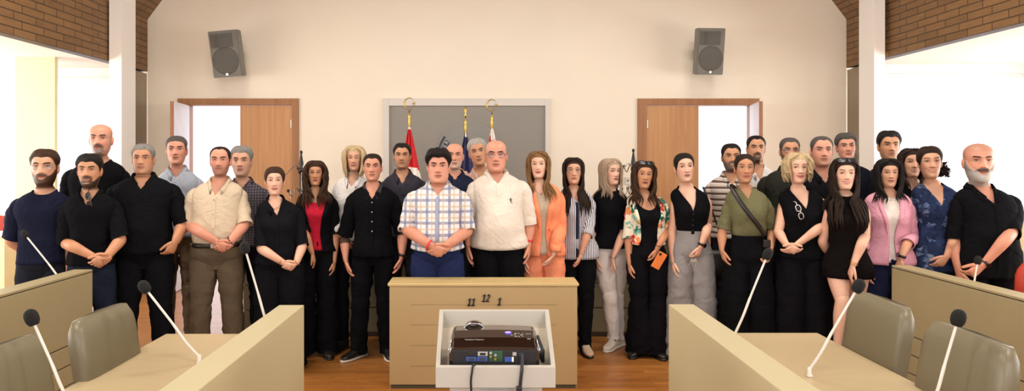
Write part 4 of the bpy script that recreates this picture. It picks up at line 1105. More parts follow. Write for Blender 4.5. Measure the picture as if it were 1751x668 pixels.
    def neckfn(kind, depth, width=.068):
        """returns zhi(ph)"""
        zl = zSide-depth*bk
        ws = [.0, .1, .2, .3, .4, .5, .6, .7, .8, .9, 1.0]; tab = []
        for w in [i/40 for i in range(41)]:
            z = zl+(zSide-zl)*w
            if kind == 'v': x = width*w**.9
            elif kind == 'crew': x = width*math.sqrt(max(0, 1-(1-w)**2))
            elif kind == 'scoop': x = width*1.15*math.sqrt(max(0, 1-(1-w)**2.6))
            zr = z/bk; a = abs(trunk(PI/2, z).x-trunk(PI, z).x)
            e = interp(TKx, zr)[3]
            ph = (math.asin(min(1, (x*hs**.5/max(a, 1e-4))))) if x < a else PI/2
            sn = min(1, x/max(a, 1e-4)); ph = math.asin(sn**(1/e))
            tab.append((ph, z))
        # monotonic envelope
        def f(ph):
            a = abs(ph)
            if a >= PI/2: return zSide+(zBack-zSide)*sm(PI/2, PI*.8, a)
            last = tab[0][1]
            for i in range(len(tab)-1):
                if tab[i+1][0] >= a:
                    t = (a-tab[i][0])/max(1e-6, tab[i+1][0]-tab[i][0]); return tab[i][1]+(tab[i+1][1]-tab[i][1])*max(0, min(1, t))
            return zSide
        return f
    def collar(fn, m, par, h=.030, fold=.040, gap=.12, off=.012, point=.02, name='collar', lapel=0):
        bmx = bmesh.new(); bmx.loops.layers.uv.new('UVMap'); n = 40; A, B, C_ = [], [], []
        for j in range(n+1):
            ph = gap+(2*PI-2*gap)*j/n; ph = ph if ph <= PI else ph-2*PI
            z = fn(ph); q = trunk(ph, z); rad_ = Vector((q.x-dhx*.8, q.y, 0)); rn = rad_.normalized() if rad_.length > 1e-4 else Vector((0, -1, 0))
            fz = sm(.1, 1.2, abs(ph)); a0 = q+rn*(off*.6)-Vector((0, 0, .004)); top_ = q+rn*(off*(.5+.1*fz))+Vector((0, 0, h*(.55+.45*fz)))
            pt_ = 1+point/.04*ga(abs(ph)-gap-.12, .22)
            low = q+rn*(off+.012+.004*fz+ lapel*.0)+Vector((math.copysign(.010, ph)*ga(abs(ph)-gap, .3), -.006*(1-fz), h*(.55+.45*fz)-fold*pt_))
            A.append(bmx.verts.new(T(a0))); B.append(bmx.verts.new(T(top_))); C_.append(bmx.verts.new(T(low)))
        for j in range(n):
            for a_, b_ in ((A, B), (B, C_)): bmx.faces.new((a_[j], a_[j+1], b_[j+1], b_[j]))
        uvl = bmx.loops.layers.uv.active
        for f in bmx.faces:
            for l in f.loops: l[uvl].uv = (l.vert.co.x, l.vert.co.z)
        o = link(name, bmx, m, par, True); md = o.modifiers.new('t', 'SOLIDIFY'); md.thickness = .0025; md.offset = 0; return o
    zh = (CAMZ-(hem-VY)/s_) if hem else .93*bk
    zh = min(zh, 1.14*bk); tuckz = None
    if (bottom or {}).get('tuck'): tuckz = zh; bottom = dict(bottom, waist=(zh+.005)/bk); zh -= .05
    tw = dict(kind='tee', c='16181F', neck='crew', depth=.03, off=.013, loose=.012, collar=None, buttons=0, mk='plain', c2=None)
    tw.update(topw or {})
    M1 = fab(tw['c'], tw['mk'], tw['c2']); sd = rnd.random()*9
    top_o = None
    def put_buttons(par, z0, z1, n, col='1B1512', off=.02, x=0.):
        mb = mat('button_'+col, col, .35) if ('b', col) not in _fm else _fm[('b', col)]; _fm[('b', col)] = mb
        for i in range(n):
            z = z0+(z1-z0)*i/max(1, n-1); q = trunk(math.asin(min(.9, abs(x)/.15))*(1 if x >= 0 else -1), z)+Vector((0, -off, 0)); b_ = bmesh.new()
            lathe(b_, [(.001, 0), (.0055, 0), (.0055, .003), (.001, .003)], 10)
            xform(b_, Matrix.Translation(T(q)) @ Ty @ Matrix.Rotation(PI/2, 4, 'X')); link('button', b_, mb, par, True)
    if tw['kind'] in ('tee', 'shirt', 'polo', 'blouse', 'dress', 'vest'):
        fn = neckfn('v' if tw['neck'] == 'v' else tw['neck'], tw['depth'], tw.get('nw', .066)*(1 if male else .95))
        bmx = bmesh.new(); shell('x', zh, fn, tw['off'], tw['loose'], None, 34, 64, .006, bmx=bmx, seed=sd, flare=tw.get('flare', 0))
        if sleeve:
            for side in (-1, 1): sleeve_into(bmx, side, sleeve, .009 if male else .007, tw.get('sl', .012 if sleeve < 1.2 else .006), seed=sd)
        nm = {'tee': 'tshirt', 'shirt': 'shirt', 'polo': 'polo_shirt', 'blouse': 'blouse', 'dress': 'dress', 'vest': 'waistcoat'}[tw['kind']]
        top_o = link(nm, bmx, M1, rt, True); md = top_o.modifiers.new('t', 'SOLIDIFY'); md.thickness = .003; md.offset = -1
        if not sleeve and tw['kind'] != 'tank': pass
        if tw['collar']:
            mc = fab(*tw['collar']) if isinstance(tw['collar'], tuple) else M1
            collar(fn, mc, top_o, fold=tw.get('fold', .042), gap=tw.get('cgap', .10), off=tw['off'])
        elif tw['neck'] == 'crew' and not tw.get('nor'):
            b_ = bmesh.new(); pts = [T(trunk(-PI+2*PI*j/40, fn(-PI+2*PI*j/40))+Vector((0, 0, 0))) for j in range(41)]
            cen = T(trunk(0, zSide)); pts = [q+(q-Vector((0, 0, q.z))).normalized()*.008 for q in pts]; tube(b_, pts, .0055, 6); link('neckband', b_, M1, top_o, True)
        if tw['kind'] in ('shirt', 'polo', 'vest') :
            zb = zh+.02 if tw['kind'] != 'polo' else zSide-tw['depth']*bk-.09
            zt_ = zSide-tw['depth']*bk-.005; b_ = bmesh.new(); rings = []
            for i in range(25):
                z = zb+(zt_-zb)*i/24; q = trunk(0, z); y = -(tw['off']+tw['loose']*sm(1.30, .95, z/bk))-.0045
                yy = q.y+y; rings.append([T(Vector((x, yy+dy, z))+Vector((dhx*.8*sm(1.30, 1.49, z/bk), 0, 0))) for x, dy in ((-.014, .008), (-.012, -.001), (.012, -.001), (.014, .008))])
            loft(b_, rings); link('placket', b_, M1, top_o, False)
            if tw['buttons']: put_buttons(top_o, zb+.04, zt_-.02, tw['buttons'], tw.get('bc', '1B1512'), tw['off']+tw['loose']*.5+.006)
        p.fn = fn
    elif tw['kind'] == 'jacket':
        # inner top, then an open jacket
        inner = layer or {}
        fni = neckfn(inner.get('neck', 'scoop'), inner.get('depth', .10), .075)
        li = shell('top', zh+.02, fni, .009, .004, None, 28, 60, .004, m=fab(inner.get('c', '111111')), seed=sd)
        ga0, ga1 = tw.get('gap', (.30, .16)); fb = neckfn('v', .36, .085)
        def gapf(s): return ga0*(1-s)+ga1*s
        fnj = lambda ph: zSide+(zBack-zSide)*sm(PI/2, PI*.8, abs(ph)) if abs(ph) > PI/2 else zSide-.03*bk*sm(PI/2, .3, abs(ph))
        def gp(s): # wide at the chest so the inner top shows, closing at the waist button
            z = zh+(zSide-zh)*s; zr = z/bk
            return ga0+(ga1-ga0)*sm(.9, 1.1, zr)+(tw.get('open', .25))*sm(1.12, 1.40, zr)*.9+.35*sm(1.40, 1.475, zr)
        bmx = bmesh.new(); shell('x', zh, fnj, .019, .014, gp, 34, 64, .006, bmx=bmx, seed=sd, flare=tw.get('flare', 0))
        for side in (-1, 1): sleeve_into(bmx, side, sleeve, .012, .008, seed=sd)
        top_o = link('jacket', bmx, M1, rt, True); md = top_o.modifiers.new('t', 'SOLIDIFY'); md.thickness = .005; md.offset = -1
        # lapels follow the opening
        for sgn in (-1, 1):
            b_ = bmesh.new(); r0, r1, r2 = [], [], []
            for i in range(23):
                f = i/22; z = zh+(zSide-zh)*(.28+.72*f); s2 = (z-zh)/(zSide-zh); g = gp(s2); wv = .052*math.sin(PI*min(1, f*.62+.02))**.8*(1.0 if f < .86 else 1-(f-.86)*3.5)*tw.get('lap', 1)
                a = abs(trunk(PI/2, z).x-trunk(PI, z).x); dph = max(.01, wv)/max(a, .05)
                for arr_, dd, oo in ((r0, -.01, .018), (r1, .0, .027), (r2, dph, .030)):
                    ph = sgn*min(g+dd, 2.6); q = trunk(ph, z); rn = Vector((q.x*.6, q.y, 0)).normalized(); arr_.append(b_.verts.new(T(q+rn*oo)))
            for i in range(22):
                b_.faces.new((r0[i], r0[i+1], r1[i+1], r1[i])); b_.faces.new((r1[i], r1[i+1], r2[i+1], r2[i]))
            b_.loops.layers.uv.new('UVMap'); o = link('lapel', b_, M1, top_o, True); md = o.modifiers.new('t', 'SOLIDIFY'); md.thickness = .004
        if tw.get('collar'): collar(lambda ph: fnj(ph), M1, top_o, gap=.9, off=.02, h=.02, fold=.04)
        if tw['buttons']: put_buttons(top_o, 1.10*bk, 1.10*bk, 1, '6A4A3A', .04, .05)
    # ---- trousers / skirt
    bt = dict(kind='trousers', c='15151A', r=(.094, .066, .058), waist=1.03, stance=.10, mk='plain'); bt.update(bottom or {})
    if bt['kind'] == 'trousers':
        M2 = fab(bt['c']); bmx = bmesh.new(); bmx.loops.layers.uv.new('UVMap')
        zw = bt['waist']*bk
        tuckz = None; shell('x', .80*bk, zw, .016 if bt.get('tuck') else .007, .002, None, 14, 48, .004, bmx=bmx, seed=sd+2)
        lp = bt.get('legpx')
        for side in (-1, 1):
            hipp = T(S((side*.088*kw**.5*build**.5, .005, .93*bk)))
            kn = T(S((side*(.088+bt['stance'])*.5, -.015, .50*bk))); an = T(S((side*bt['stance'], .01, .10*bk)))
            if lp: kn, an = PD(lp[0 if side < 0 else 1][0])-root, PD(lp[0 if side < 0 else 1][1])-root
            r0, r1, r2 = bt['r']; cr = .80*bk; r0 *= build**.6
            key = [(*hipp, r0*.92), (*hipp.lerp(kn, .28), r0), (*hipp.lerp(kn, .6), (r0+r1)*.5+.003), (*hipp.lerp(kn, .9), r1), (*kn, r1), (*kn.lerp(an, .4), (r1+r2)/2+.002), (*kn.lerp(an, .85), r2), (*an, r2), (*(an+S((0, 0, -.06 if bt.get('long', 1) else .02))), r2*1.03)]
            sp = catmull(key, 4); pts = [S(q[:3]) for q in sp]; fr = frames(pts); rings = []
            for i, (c, a_, b_) in enumerate(fr):
                rr = float(sp[i][3]); ring = []
                for j in range(18):
                    an_ = 2*PI*j/18; dv = a_*math.cos(an_)+b_*math.sin(an_); f = i/len(fr)
                    w = (.013*noise.noise(Vector((c.x*5+dv.x+sd, dv.y*2, c.z*15)))+.011*noise.noise(Vector((dv.x*3+sd, dv.y*3, c.z*30))))*sm(0, .2, f)
                    ring.append(c+dv*(rr+w))
                rings.append(ring)
            c = fr[-1][0]; rings.append([c+(v-c)*.9 for v in rings[-1]])
            loft(bmx, rings, True, True); p.an = getattr(p, 'an', {}); p.an[side] = an
        tr = link('trousers', bmx, M2, rt, True)
        if bt.get('belt'):
            b_ = bmesh.new(); pts = [T(trunk(-PI+2*PI*j/40, zw-.022)*1.0) for j in range(41)]; pts = [q+Vector((q.x, q.y, 0)).normalized()*(.022 if bt.get('tuck') else .014) for q in pts]
            tube(b_, pts, .017, 6, ell=(1, .2), ref=(0, 0, 1)); link('belt', b_, m_belt, tr, True)
            b_ = bmesh.new(); q = T(trunk(0, zw-.022)+S((0, -.024 if bt.get('tuck') else -.017, 0))); box(b_, q.x-.02, q.x+.02, q.y-.006, q.y+.004, q.z-.016, q.z+.016, .003); link('buckle', b_, m_steel, tr)
    elif bt['kind'] == 'none': p.an = {}
    # ---- shoes
    if feet:
        sh = bt.get('shoe', 'black'); ms = {'black': m_shoeb, 'white': m_shoew, 'beige': m_shoebe, 'sneaker': m_shoeb}[sh]; fy = bt.get('footyaw', {-1: R(-12), 1: R(12)})
        for side in (-1, 1):
            if bt['kind'] == 'none': an = PD(legs[side][1])-root
            else: an = p.an[side]
            Rf = Ty @ Matrix.Rotation(fy[side], 4, 'Z'); k = (1 if male else .9)
            def ring(y, w, z0, z1, c=0): 
                return [S((an.x, an.y, 0))+Rf @ S((w*k*math.copysign(abs(math.cos(a))**.7, math.cos(a)), y*k, (z0+z1)/2+(z1-z0)/2*math.copysign(abs(math.sin(a))**.6, math.sin(a)))) for a in (2*PI*j/14 for j in range(14))]
            b_ = bmesh.new(); loft(b_, [ring(*q) for q in ((.085, .012, .02, .07), (.078, .028, .018, .085), (.04, .036, .018, .105), (0, .037, .018, .11), (-.05, .040, .018, .085), (-.10, .046, .018, .062), (-.15, .044, .018, .052), (-.18, .033, .018, .044), (-.195, .012, .02, .034))])
            so = link('shoe', b_, ms, rt, True)
            b_ = bmesh.new(); loft(b_, [ring(*q) for q in ((.090, .010, 0, .02), (.08, .032, 0, .022), (0, .040, 0, .022), (-.06, .044, 0, .022), (-.12, .050, 0, .022), (-.17, .042, 0, .022), (-.20, .014, 0, .02))]); link('sole', b_, m_sole if sh in ('sneaker', 'white') else m_shoeb, so, True)
    # ---- hair
    hk = hair[0]; hm = hairmat(hair[1]); opt = hair[2] if len(hair) > 2 else {}
    def hairline(kind, a):
        a = abs(a)
        if kind == 'men': ks = ((0, opt.get('f', .80)), (.5, opt.get('f', .80)+opt.get('rec', .02)), (.85, opt.get('t', .76)), (1.05, .66), (1.25, .56), (1.34, .47), (1.46, .50), (1.60, .62), (1.85, .58), (2.1, .34), (2.6, .14), (3.2, .10))
        elif kind == 'women': ks = ((0, opt.get('f', .82)), (.5, .80), (.8, .72), (1.0, .60), (1.2, .48), (1.4, .42), (1.7, .30), (2.2, .12), (3.2, .05))
        elif kind == 'fringe': ks = ((0, 1.0), (1.2, 1.0), (1.34, .60), (1.46, .56), (1.60, .66), (1.85, .60), (2.1, .34), (2.6, .14), (3.2, .10))
        return interp(ks, a)[0]
    def cap(kind, th, nrow=14, volf=1.):
        b_ = bmesh.new(); nc = 56; rings = []
        for i in range(nrow+1):
            s = i/nrow; r = []
            for j in range(nc):
                ph = -PI+2*PI*j/nc; u0 = hairline(kind, ph); u1 = .999 if kind != 'fringe' else max(u0+.004, min(.84, u0+.30))
                u = u0+(u1-u0)*math.sin(s*PI/2)**1.0; t_ = .002+(th-.002)*sm(0, .35, s)*(1+.25*noise.noise(Vector((ph*3, u*9, sd))))
                cs = math.cos(ph); t_ += opt.get('front', 0)*max(0, cs)*sm(.75, .9, u)*(1-sm(.97, 1, u)) 
                q = headp(ph, u, t_, face=False)
                if opt.get('mess'): q.z += opt['mess']*noise.noise(Vector((ph*5, u*14, sd)))*sm(.2, .6, s)
                r.append(HT(q))
            rings.append(r)
        vr = loft(b_, rings, False, False)
        if kind != 'fringe': b_.faces.new(vr[-1])
        return b_
    def locks(N, zend, vol, rad=.010, curl=0., freq=30, part=0., frame_=1.12, backonly=False, lenj=.04, inward=0., rng=None, uout=.30):
        b_ = hb; rg = random.Random(int(sd*1000))
        N = int(N*1.7)
        for k in range(N):
            f = (k+.5)/N; ph0 = -PI+2*PI*f
            a = abs(ph0)
            if backonly and a < backonly: continue
            pts = []; sg = 1 if ph0 > 0 else -1
            pht = max(a, frame_+.10*rg.random()); pht = frame_+(PI-frame_)*((a/PI))**1.0 if a < PI else PI
            jit = rg.uniform(-.004, .008); ze = zend+rg.uniform(-lenj, lenj); phz = rg.uniform(0, 6.28)
            us_ = [.985, .95, .90, .82, .72, .60, .48, .38]
            for u in us_:
                if u < uout: break
                w = sm(.99, .80, u); ph = sg*(a*(1-w)+pht*w) if a < pht else ph0
                q = headp(ph, u, .006+vol*sm(1., .78, u)*(.75+.5*sm(.85, .4, u))+jit, face=False); q.x += part*(1-w)*.0
                pts.append(H(q))
            q = pts[-1]; prev = q
            cenx = dhx; r0 = Vector((q.x-cenx, q.y-yc, 0)); rl = r0.length; phe = math.atan2(q.x-cenx, -(q.y-yc))
            nst = max(3, int((q.z-ze)/.028)); zq = q.z
            for i in range(1, nst+1):
                z = zq+(ze-zq)*i/nst; t = i/nst; rr = rl*(1-inward*t)
                tgt = phe
                if abs(phe) < 1.75: tgt = math.copysign(opt.get('frontphi', .62)+(abs(phe)-1.35)*.9, phe) if opt.get('fwd', 1) else phe
                elif abs(phe) < 2.3: tgt = math.copysign(2.2, phe)
                ph = phe+(tgt-phe)*sm(1.56*bk, 1.42*bk, z)
                v = Vector((cenx+rr*math.sin(ph), yc-rr*math.cos(ph), z))
                if z < 1.50*bk:
                    tq = trunk(ph, z); tr_ = math.hypot(tq.x-cenx*.8, tq.y)+.026+jit; vr_ = math.hypot(v.x-cenx, v.y)
                    if vr_ < tr_: v = Vector((cenx+tr_*math.sin(ph), -tr_*math.cos(ph), z))
                pts.append(v)
            n_ = len(pts)
            if curl:
                dense = [Vector(q_) for q_ in catmull([tuple(q_) for q_ in pts], 3)]; out = []
                for i, q_ in enumerate(dense):
                    w = sm(.12, .45, i/len(dense)); L = i*.012*freq; rn = Vector((q_.x-cenx, q_.y-yc, 0)); rn = rn.normalized() if rn.length > 1e-5 else Vector((1, 0, 0)); tn = Vector((-rn.y, rn.x, 0))
                    out.append(q_+(rn*math.cos(L+phz)+tn*math.sin(L+phz))*curl*w)
                pts = out
            else: pts = [Vector(q_) for q_ in catmull([tuple(q_) for q_ in pts], 2)]
            rad_ = rad*.72; n_ = len(pts); rads = [rad_*(.55+.6*math.sin(PI*min(1, .12+.75*i/n_)))*(1-.8*sm(.82, 1, i/(n_-1))) for i in range(n_)]
            tube(b_, [T(q_) for q_ in pts], rads, 6, ell=(.75, 1.25))
    hb = None
    if hk == 'short': hb = cap('men', opt.get('th', .011)*hs)
    elif hk == 'fringe' or hk == 'bald':
        if opt.get('fr', 1): hb = cap('fringe', opt.get('th', .006)*hs, 8)
    elif hk == 'shaved': hb = None
    elif hk in ('long', 'bob', 'curly', 'wavy'):
        hb = cap('women', opt.get('vol', .012)*hs*.75)
        zend = Zc-opt.get('len', .2)
        cu = opt.get('curl', {'long': 0, 'bob': 0, 'wavy': .009, 'curly': .013}[hk])
        locks(opt.get('n', 64 if not cu else 84), zend, opt.get('vol', .012)*hs, opt.get('rad', .0095 if not cu else .008), cu, opt.get('freq', 26 if hk == 'curly' else 12), frame_=opt.get('frame', 1.12), inward=opt.get('inw', .0 if hk != 'bob' else .25))
    elif hk == 'bun':
        hb = cap('women', opt.get('th', .007)*hs)
        q = headp(PI, .74, .02); c_ = HT(q)
        for k in range(9): a = k*.7; tube(hb, [c_+Vector((.026*math.cos(a+t_*.8), .005+.006*t_, .026*math.sin(a+t_*.8))) for t_ in range(5)], [.006, .012, .014, .012, .006], 6)
        if opt.get('tail'):
            rg = random.Random(3); q = headp(PI*.80, .40, .005); tx = opt.get('tx', .05)
            for k in range(70):
                a = rg.uniform(0, 2*PI); b_ = rg.uniform(-.2, 1); rr = .040*math.sqrt(rg.random()); c0 = q+Vector((tx+rr*math.cos(a), .01+rr*math.sin(a)*.8, .01-.065*b_))
                w0 = rg.uniform(0, 6.28); pts = [q+Vector((.01*math.cos(a), 0, .01*math.sin(a)))]+[c0+Vector((.013*math.cos(w0+t_*1.25), .013*math.sin(w0+t_*1.25), -.009*t_)) for t_ in range(6)]
                tube(hb, [HT(Vector(v)) for v in catmull([tuple(v) for v in pts], 3)], [.0045+.0015*math.sin(i*.9) if i < 17 else .002 for i in range(19)], 5)
    if hb: ho = link('hair', hb, hm, rt, True); p.hair = ho
    # ---- spectacles
    def spec(name, par, u0, x_, rx, rz, mf, ml, yo=-.010, thick=.0014, lift=0., square=.75, Mx=None, temples=True):
        g = thing_part(name, par)
        fr_ = bmesh.new(); HTm = (lambda v: HT(v)) if Mx is None else (lambda v: Mx @ v)
        base, _ = surf(0.0001, u0); y0 = (surf(x_, u0)[0].y+yo*hs) if Mx is None else 0.
        cx_, cz = (dhx, base.z+lift) if Mx is None else (0., 0.)
        for s in (-1, 1):
            ring = []
            for j in range(21):
                a = 2*PI*j/20; ca, sa = math.cos(a), math.sin(a)
                ring.append(Vector((cx_+s*x_*hs+rx*hs*math.copysign(abs(ca)**square, ca), y0+.006*hs*max(0, s*ca), cz+rz*hs*math.copysign(abs(sa)**square, sa))))
            tube(fr_, [HTm(v) for v in ring], thick*hs, 6)
            lb = bmesh.new(); f = [lb.verts.new(HTm(v)) for v in ring[:-1]]; lb.faces.new(f); lo = link('lens', lb, ml, g); lo.modifiers.new('s', 'SOLIDIFY').thickness = .001
        tube(fr_, [HTm(Vector((cx_+t*(x_-rx)*hs, y0-.002*hs, cz+.004*hs+.003*hs*(1-t*t)))) for t in (-1, -.5, 0, .5, 1)], thick*hs, 6)
        if temples:
            for s in (-1, 1):
                x1 = s*(x_+rx)*hs; tube(fr_, [HTm(Vector((cx_+x1, y0+.006*hs, cz+.003))), HTm(Vector((cx_+s*.079*hs, y0+.02*hs, cz+.004))), HTm(Vector((cx_+s*.081*hs, y0+.095*hs if Mx is None else y0+.05, cz+.003)))], thick*hs*.9, 6)
        link('frame', fr_, mf, g, True); return g
    def thing_part(name, par):
        o = bpy.data.objects.new(name, None); COL.objects.link(o); o.parent = par; o.empty_display_size = .02; return o
    if glasses: spec('glasses', rt, .50, .032, .0255, .0185 if glasses != 'round' else .020, m_frame if glasses in ('dark', 'round') else m_steel, m_lens, square=.7 if glasses != 'round' else 1)
    for e in extras:
        if e[0] == 'watch':
            pts, rad, E, W, d, uax, nax, hz = p.wr[e[1]]; c = W-d*.012; b_ = bmesh.new()
            r = rad[-1]*1.12; tube(b_, [c+uax*r*1.10*math.cos(2*PI*j/20)+nax*r*.95*math.sin(2*PI*j/20) for j in range(21)], .009, 6, ell=(.28, 1), ref=None) if False else None
            rings = [[c+d*dz+(uax*1.16*math.cos(2*PI*j/20)+nax*.98*math.sin(2*PI*j/20))*rr for j in range(20)] for dz, rr in ((-.010, r), (-.010, r+.003), (.010, r+.003), (.010, r))]
            loft(b_, rings, False, False); w_ = link('watch', b_, m_black, rt, True)
            b_ = bmesh.new(); cc = c-nax*(r*.98+.005); ru = uax*.019; rings = []
            for h_ in (-.003, .004): rings.append([cc-nax*h_+(uax*math.cos(2*PI*j/16)+d*math.sin(2*PI*j/16))*.018 for j in range(16)])
            loft(b_, rings); link('watch_case', b_, m_dlens, w_, False)
        elif e[0] in ('bracelet', 'band'):
            pts, rad, E, W, d, uax, nax, hz = p.wr[e[1]]; c = W-d*(e[3] if len(e) > 3 else .005); r = rad[-1]*1.08+.002; b_ = bmesh.new()
            mm = {'gold': m_gold, 'bead': m_bracelet, 'red': m_redband, 'dark': m_black}[e[2]]
            cs = [c+(uax*1.16*math.cos(2*PI*j/24)+nax*.98*math.sin(2*PI*j/24))*r for j in range(25)]
            if e[2] == 'bead':
                for q in cs[::2][:-1]: ball(b_, q, .006, 8, 6)
                tube(b_, cs, .002, 5)
            elif e[2] == 'red': loft(b_, [[c+d*dz+(q-c)*k2 for q in cs[:-1]] for dz, k2 in ((-.007, 1), (-.007, 1.05), (.007, 1.05), (.007, 1))], False, False)
            else: tube(b_, cs, .0024, 6)
            link('bracelet' if e[0] == 'bracelet' else 'wristband', b_, mm, rt, True)
        elif e[0] == 'headglasses': spec('sunglasses', rt, .93, .033, .026, .016, m_frame, m_dlens, yo=-.042, thick=.002, lift=e[1] if len(e) > 1 else .0)
        elif e[0] == 'chestglasses':
            q = trunk(e[2], e[1])+Vector((0, -.03, 0)); Mx = Matrix.Translation(T(q)) @ Matrix.Rotation(R(e[4]), 4, 'Y')
            spec('sunglasses', rt, .5, .031, .024, .018, e[3], m_dlens if e[3] != m_framew else m_lens, thick=.0028, Mx=Mx)
        elif e[0] == 'necklace':
            b_ = bmesh.new(); L = e[1]; pts = []
            for j in range(25):
                t = -1+2*j/24; x = .062*hs*t; z = zSide+.004-L*(1-t*t)**.7*(1-abs(t)*.0); 
                qq = trunk(math.asin(max(-.95, min(.95, x/max(.05, abs(trunk(PI/2, z).x-trunk(PI, z).x))))), z); pts.append(T(Vector((x+dhx*.8, qq.y-.004, z))))
            tube(b_, pts, .0012, 5); ball(b_, pts[12]+Vector((0, -.004, -.006)), .006, 8, 6); link('necklace', b_, m_gold, rt, True)
        elif e[0] == 'tattoo':
            pts, rad = p.wr[e[1]][:2]; i = 23; b_ = bmesh.new(); fr = frames(pts[i-2:i+3]); rr = rad[i-2:i+3]
            loft(b_, [[c+(a_*math.cos(2*PI*j/16)+b2*math.sin(2*PI*j/16))*(r_*1.012+.0006) for j in range(16)] for (c, a_, b2), r_ in zip(fr, rr)], False, False)
            link('tattoo', b_, fab('8A5E48', 'check', '3A302C'), rt, True)
        elif e[0] == 'emblem':
            b_ = bmesh.new(); q = T(trunk(.42, 1.285*bk)+Vector((0, -.022, 0))); 
            pts = [(-.006, -.012), (-.002, -.004), (-.010, .0), (-.004, .006), (-.002, .016), (.002, .012), (.004, .004), (.012, .012), (.006, .0), (.004, -.006), (.010, -.014), (.002, -.010), (0, -.016)]
            a_ = [b_.verts.new(q+Vector((x, 0, z))) for x, z in pts]; f = b_.faces.new(a_); r_ = bmesh.ops.extrude_face_region(b_, geom=[f]); bmesh.ops.translate(b_, vec=(0, .006, 0), verts=[v for v in r_['geom'] if isinstance(v, bmesh.types.BMVert)])
            box(b_, q.x-.012, q.x+.012, q.y, q.y+.006, q.z-.022, q.z-.019); link('chest_emblem', b_, m_navy, top_o)
        elif e[0] == 'tie': 
            pass
    p.X, p.bk, p.hs, p.zc = X, bk, hs, Zc
    p.top = top_o
    return p
def clasp(le, re, c, dy=-.20, w=12):
    """both hands folded at pixel c; le/re elbows"""
    cx, cy = c
    return [(le[0], le[1], -.02), (cx-w, cy-9, dy), (cx+3, cy+1, dy-.035), '', .75], [(re[0], re[1], -.02), (cx+w, cy-9, dy-.015), (cx-3, cy+2, dy-.02), '', .5]

# ---------------------------------------------------------------- the group, left to right
BLK = '101014'
def MP(*a, **k): return make_person(*a, **k)
# 3 tall bald man at the back
MP('tall bald man in a black t-shirt with greying beard, standing at the very back', 165, 212.6, 265, 5.65, hx=173, hw=.245, skin='red', hair=('bald', 'grey', {'fr': 0}), beard='goatee', beardc='mix', topw=dict(c='0F0F12', neck='crew'), sleeve=.75, armR=None, bottom=dict(c='6E6453'), build=1.1, smile=.3)
# 5
MP('man in a light blue-grey button shirt in front of the west doorway', 306, 232.6, 281, 6.15, hx=303, hw=.205, skin='red', hair=('short', 'dgrey', {'f': .83, 'rec': -.02, 'th': .006}), topw=dict(kind='shirt', c='9DA3AE', neck='v', depth=.07, collar=1, buttons=4, bc='C8C8CC'), sleeve=.85, bottom=dict(c='6B5A47'), smile=.4, hyaw=R(4))
# 7
MP('grey-haired man in a dark checked shirt behind the cream-shirted man', 421, 250, 301, 6.0, hx=414.5, hw=.20, skin='mid', hair=('short', 'grey', {'f': .80, 'th': .014}), beard='shadow', topw=dict(kind='shirt', c='2E2B33', mk='check', c2='6A6268', neck='v', depth=.06, collar=1), sleeve=.9, bottom=dict(c='17161B'), legs=None)
# 1
a = [(29, 428, .02), (52, 470, -.02), (66, 488, -.03)]
MP('bearded man with glasses in a navy t-shirt, leftmost of the group', 71, 255.5, 316, 5.2, hx=78, hw=.215, skin='mid', hair=('short', 'brown', {'th': .012}), beard='full', beardc='brown', topw=dict(c='1A1D30', neck='crew'), sleeve=.85, armR='back', build=.95, bottom=dict(c='20222A'), glasses='steel')
# 4
MP('heavy grey-haired man in a black polo shirt beside the young man with folded hands', 247, 246, 297.5, 5.4, hx=246.5, hw=.262, skin='tan', hair=('short', 'grey', {'f': .82, 'th': .010, 'rec': .02}), topw=dict(kind='polo', c='0F0F12', neck='v', depth=.09, collar=1, loose=.03), sleeve=.95, armL=[(313, 383, .05), (301, 411, -.08), (290, 431, -.10)], bottom=dict(c=BLK, r=(.112, .085, .072), stance=.15), build=1.12, belly=.055, nk=.015, fat=1.13, beard='shadow')
# 2
aR, aL = clasp((112, 415), (206, 410), (171, 447), -.17)
MP('young man with black hair and thin beard in a black shirt, hands folded in front', 156, 263, 318.5, 5.15, hx=155, hw=.205, skin='tan', hair=('short', 'black', {'f': .78, 'th': .014, 't': .72}), beard='thin', beardc='black', topw=dict(kind='polo', c='0F0F12', neck='v', depth=.10, collar=1), sleeve=.85, armR=aR, armL=aL, build=.9, bottom=dict(c='1D2230'), smile=.5, extras=[('chestglasses', 1.34*1.02, .06, m_frame, 80)])
# 6
aR, aL = clasp((325, 386), (418, 384), (381, 422), -.19)
MP('man in a cream camp-collar shirt and olive trousers with brown bead bracelet', 371, 250.4, 299.6, 5.5, hx=377.5, hw=.225, skin='red', hair=('short', 'dbrown', {'f': .90, 'rec': .02, 't': .84, 'th': .004}), beard='stubble', topw=dict(kind='shirt', c='C8B79E', neck='v', depth=.115, collar=1, fold=.03, buttons=4, bc='A99A84', loose=.022), sleeve=.95, armR=aR, armL=aL, hem=413, bottom=dict(c='5A4E3E', belt=1, r=(.104, .078, .072), waist=1.04, stance=.12, legpx=(((352, 500, -.02), (350, 600, 0)), ((398, 500, -.02), (402, 600, 0)))) if False else dict(c='5A4E3E', belt=1, r=(.104, .080, .074), tuck=1, stance=.14), build=1.12, belly=.035, extras=[('bracelet', 1, 'bead', .012)])
# 8
aR, aL = clasp((447, 425), (517, 420), (495, 457), -.17)
MP('woman in black short-sleeved shirt and wide trousers, hair pulled back, fingertips joined', 478, 285, 332.7, 5.55, hx=470, hw=.185, male=False, skin='fair', hair=('bun', 'brown', {'th': .012}), topw=dict(kind='shirt', c='131317', neck='v', depth=.13, collar=1, loose=.02), sleeve=.95, armR=aR, armL=aL, bottom=dict(c='121216', r=(.105, .10, .11)), bust=.035, build=1.1, belly=.03, smile=.35, hyaw=R(6), lips='A84A50', extras=[('bracelet', -1, 'gold'), ('bracelet', 1, 'gold'), ('necklace', .07)])
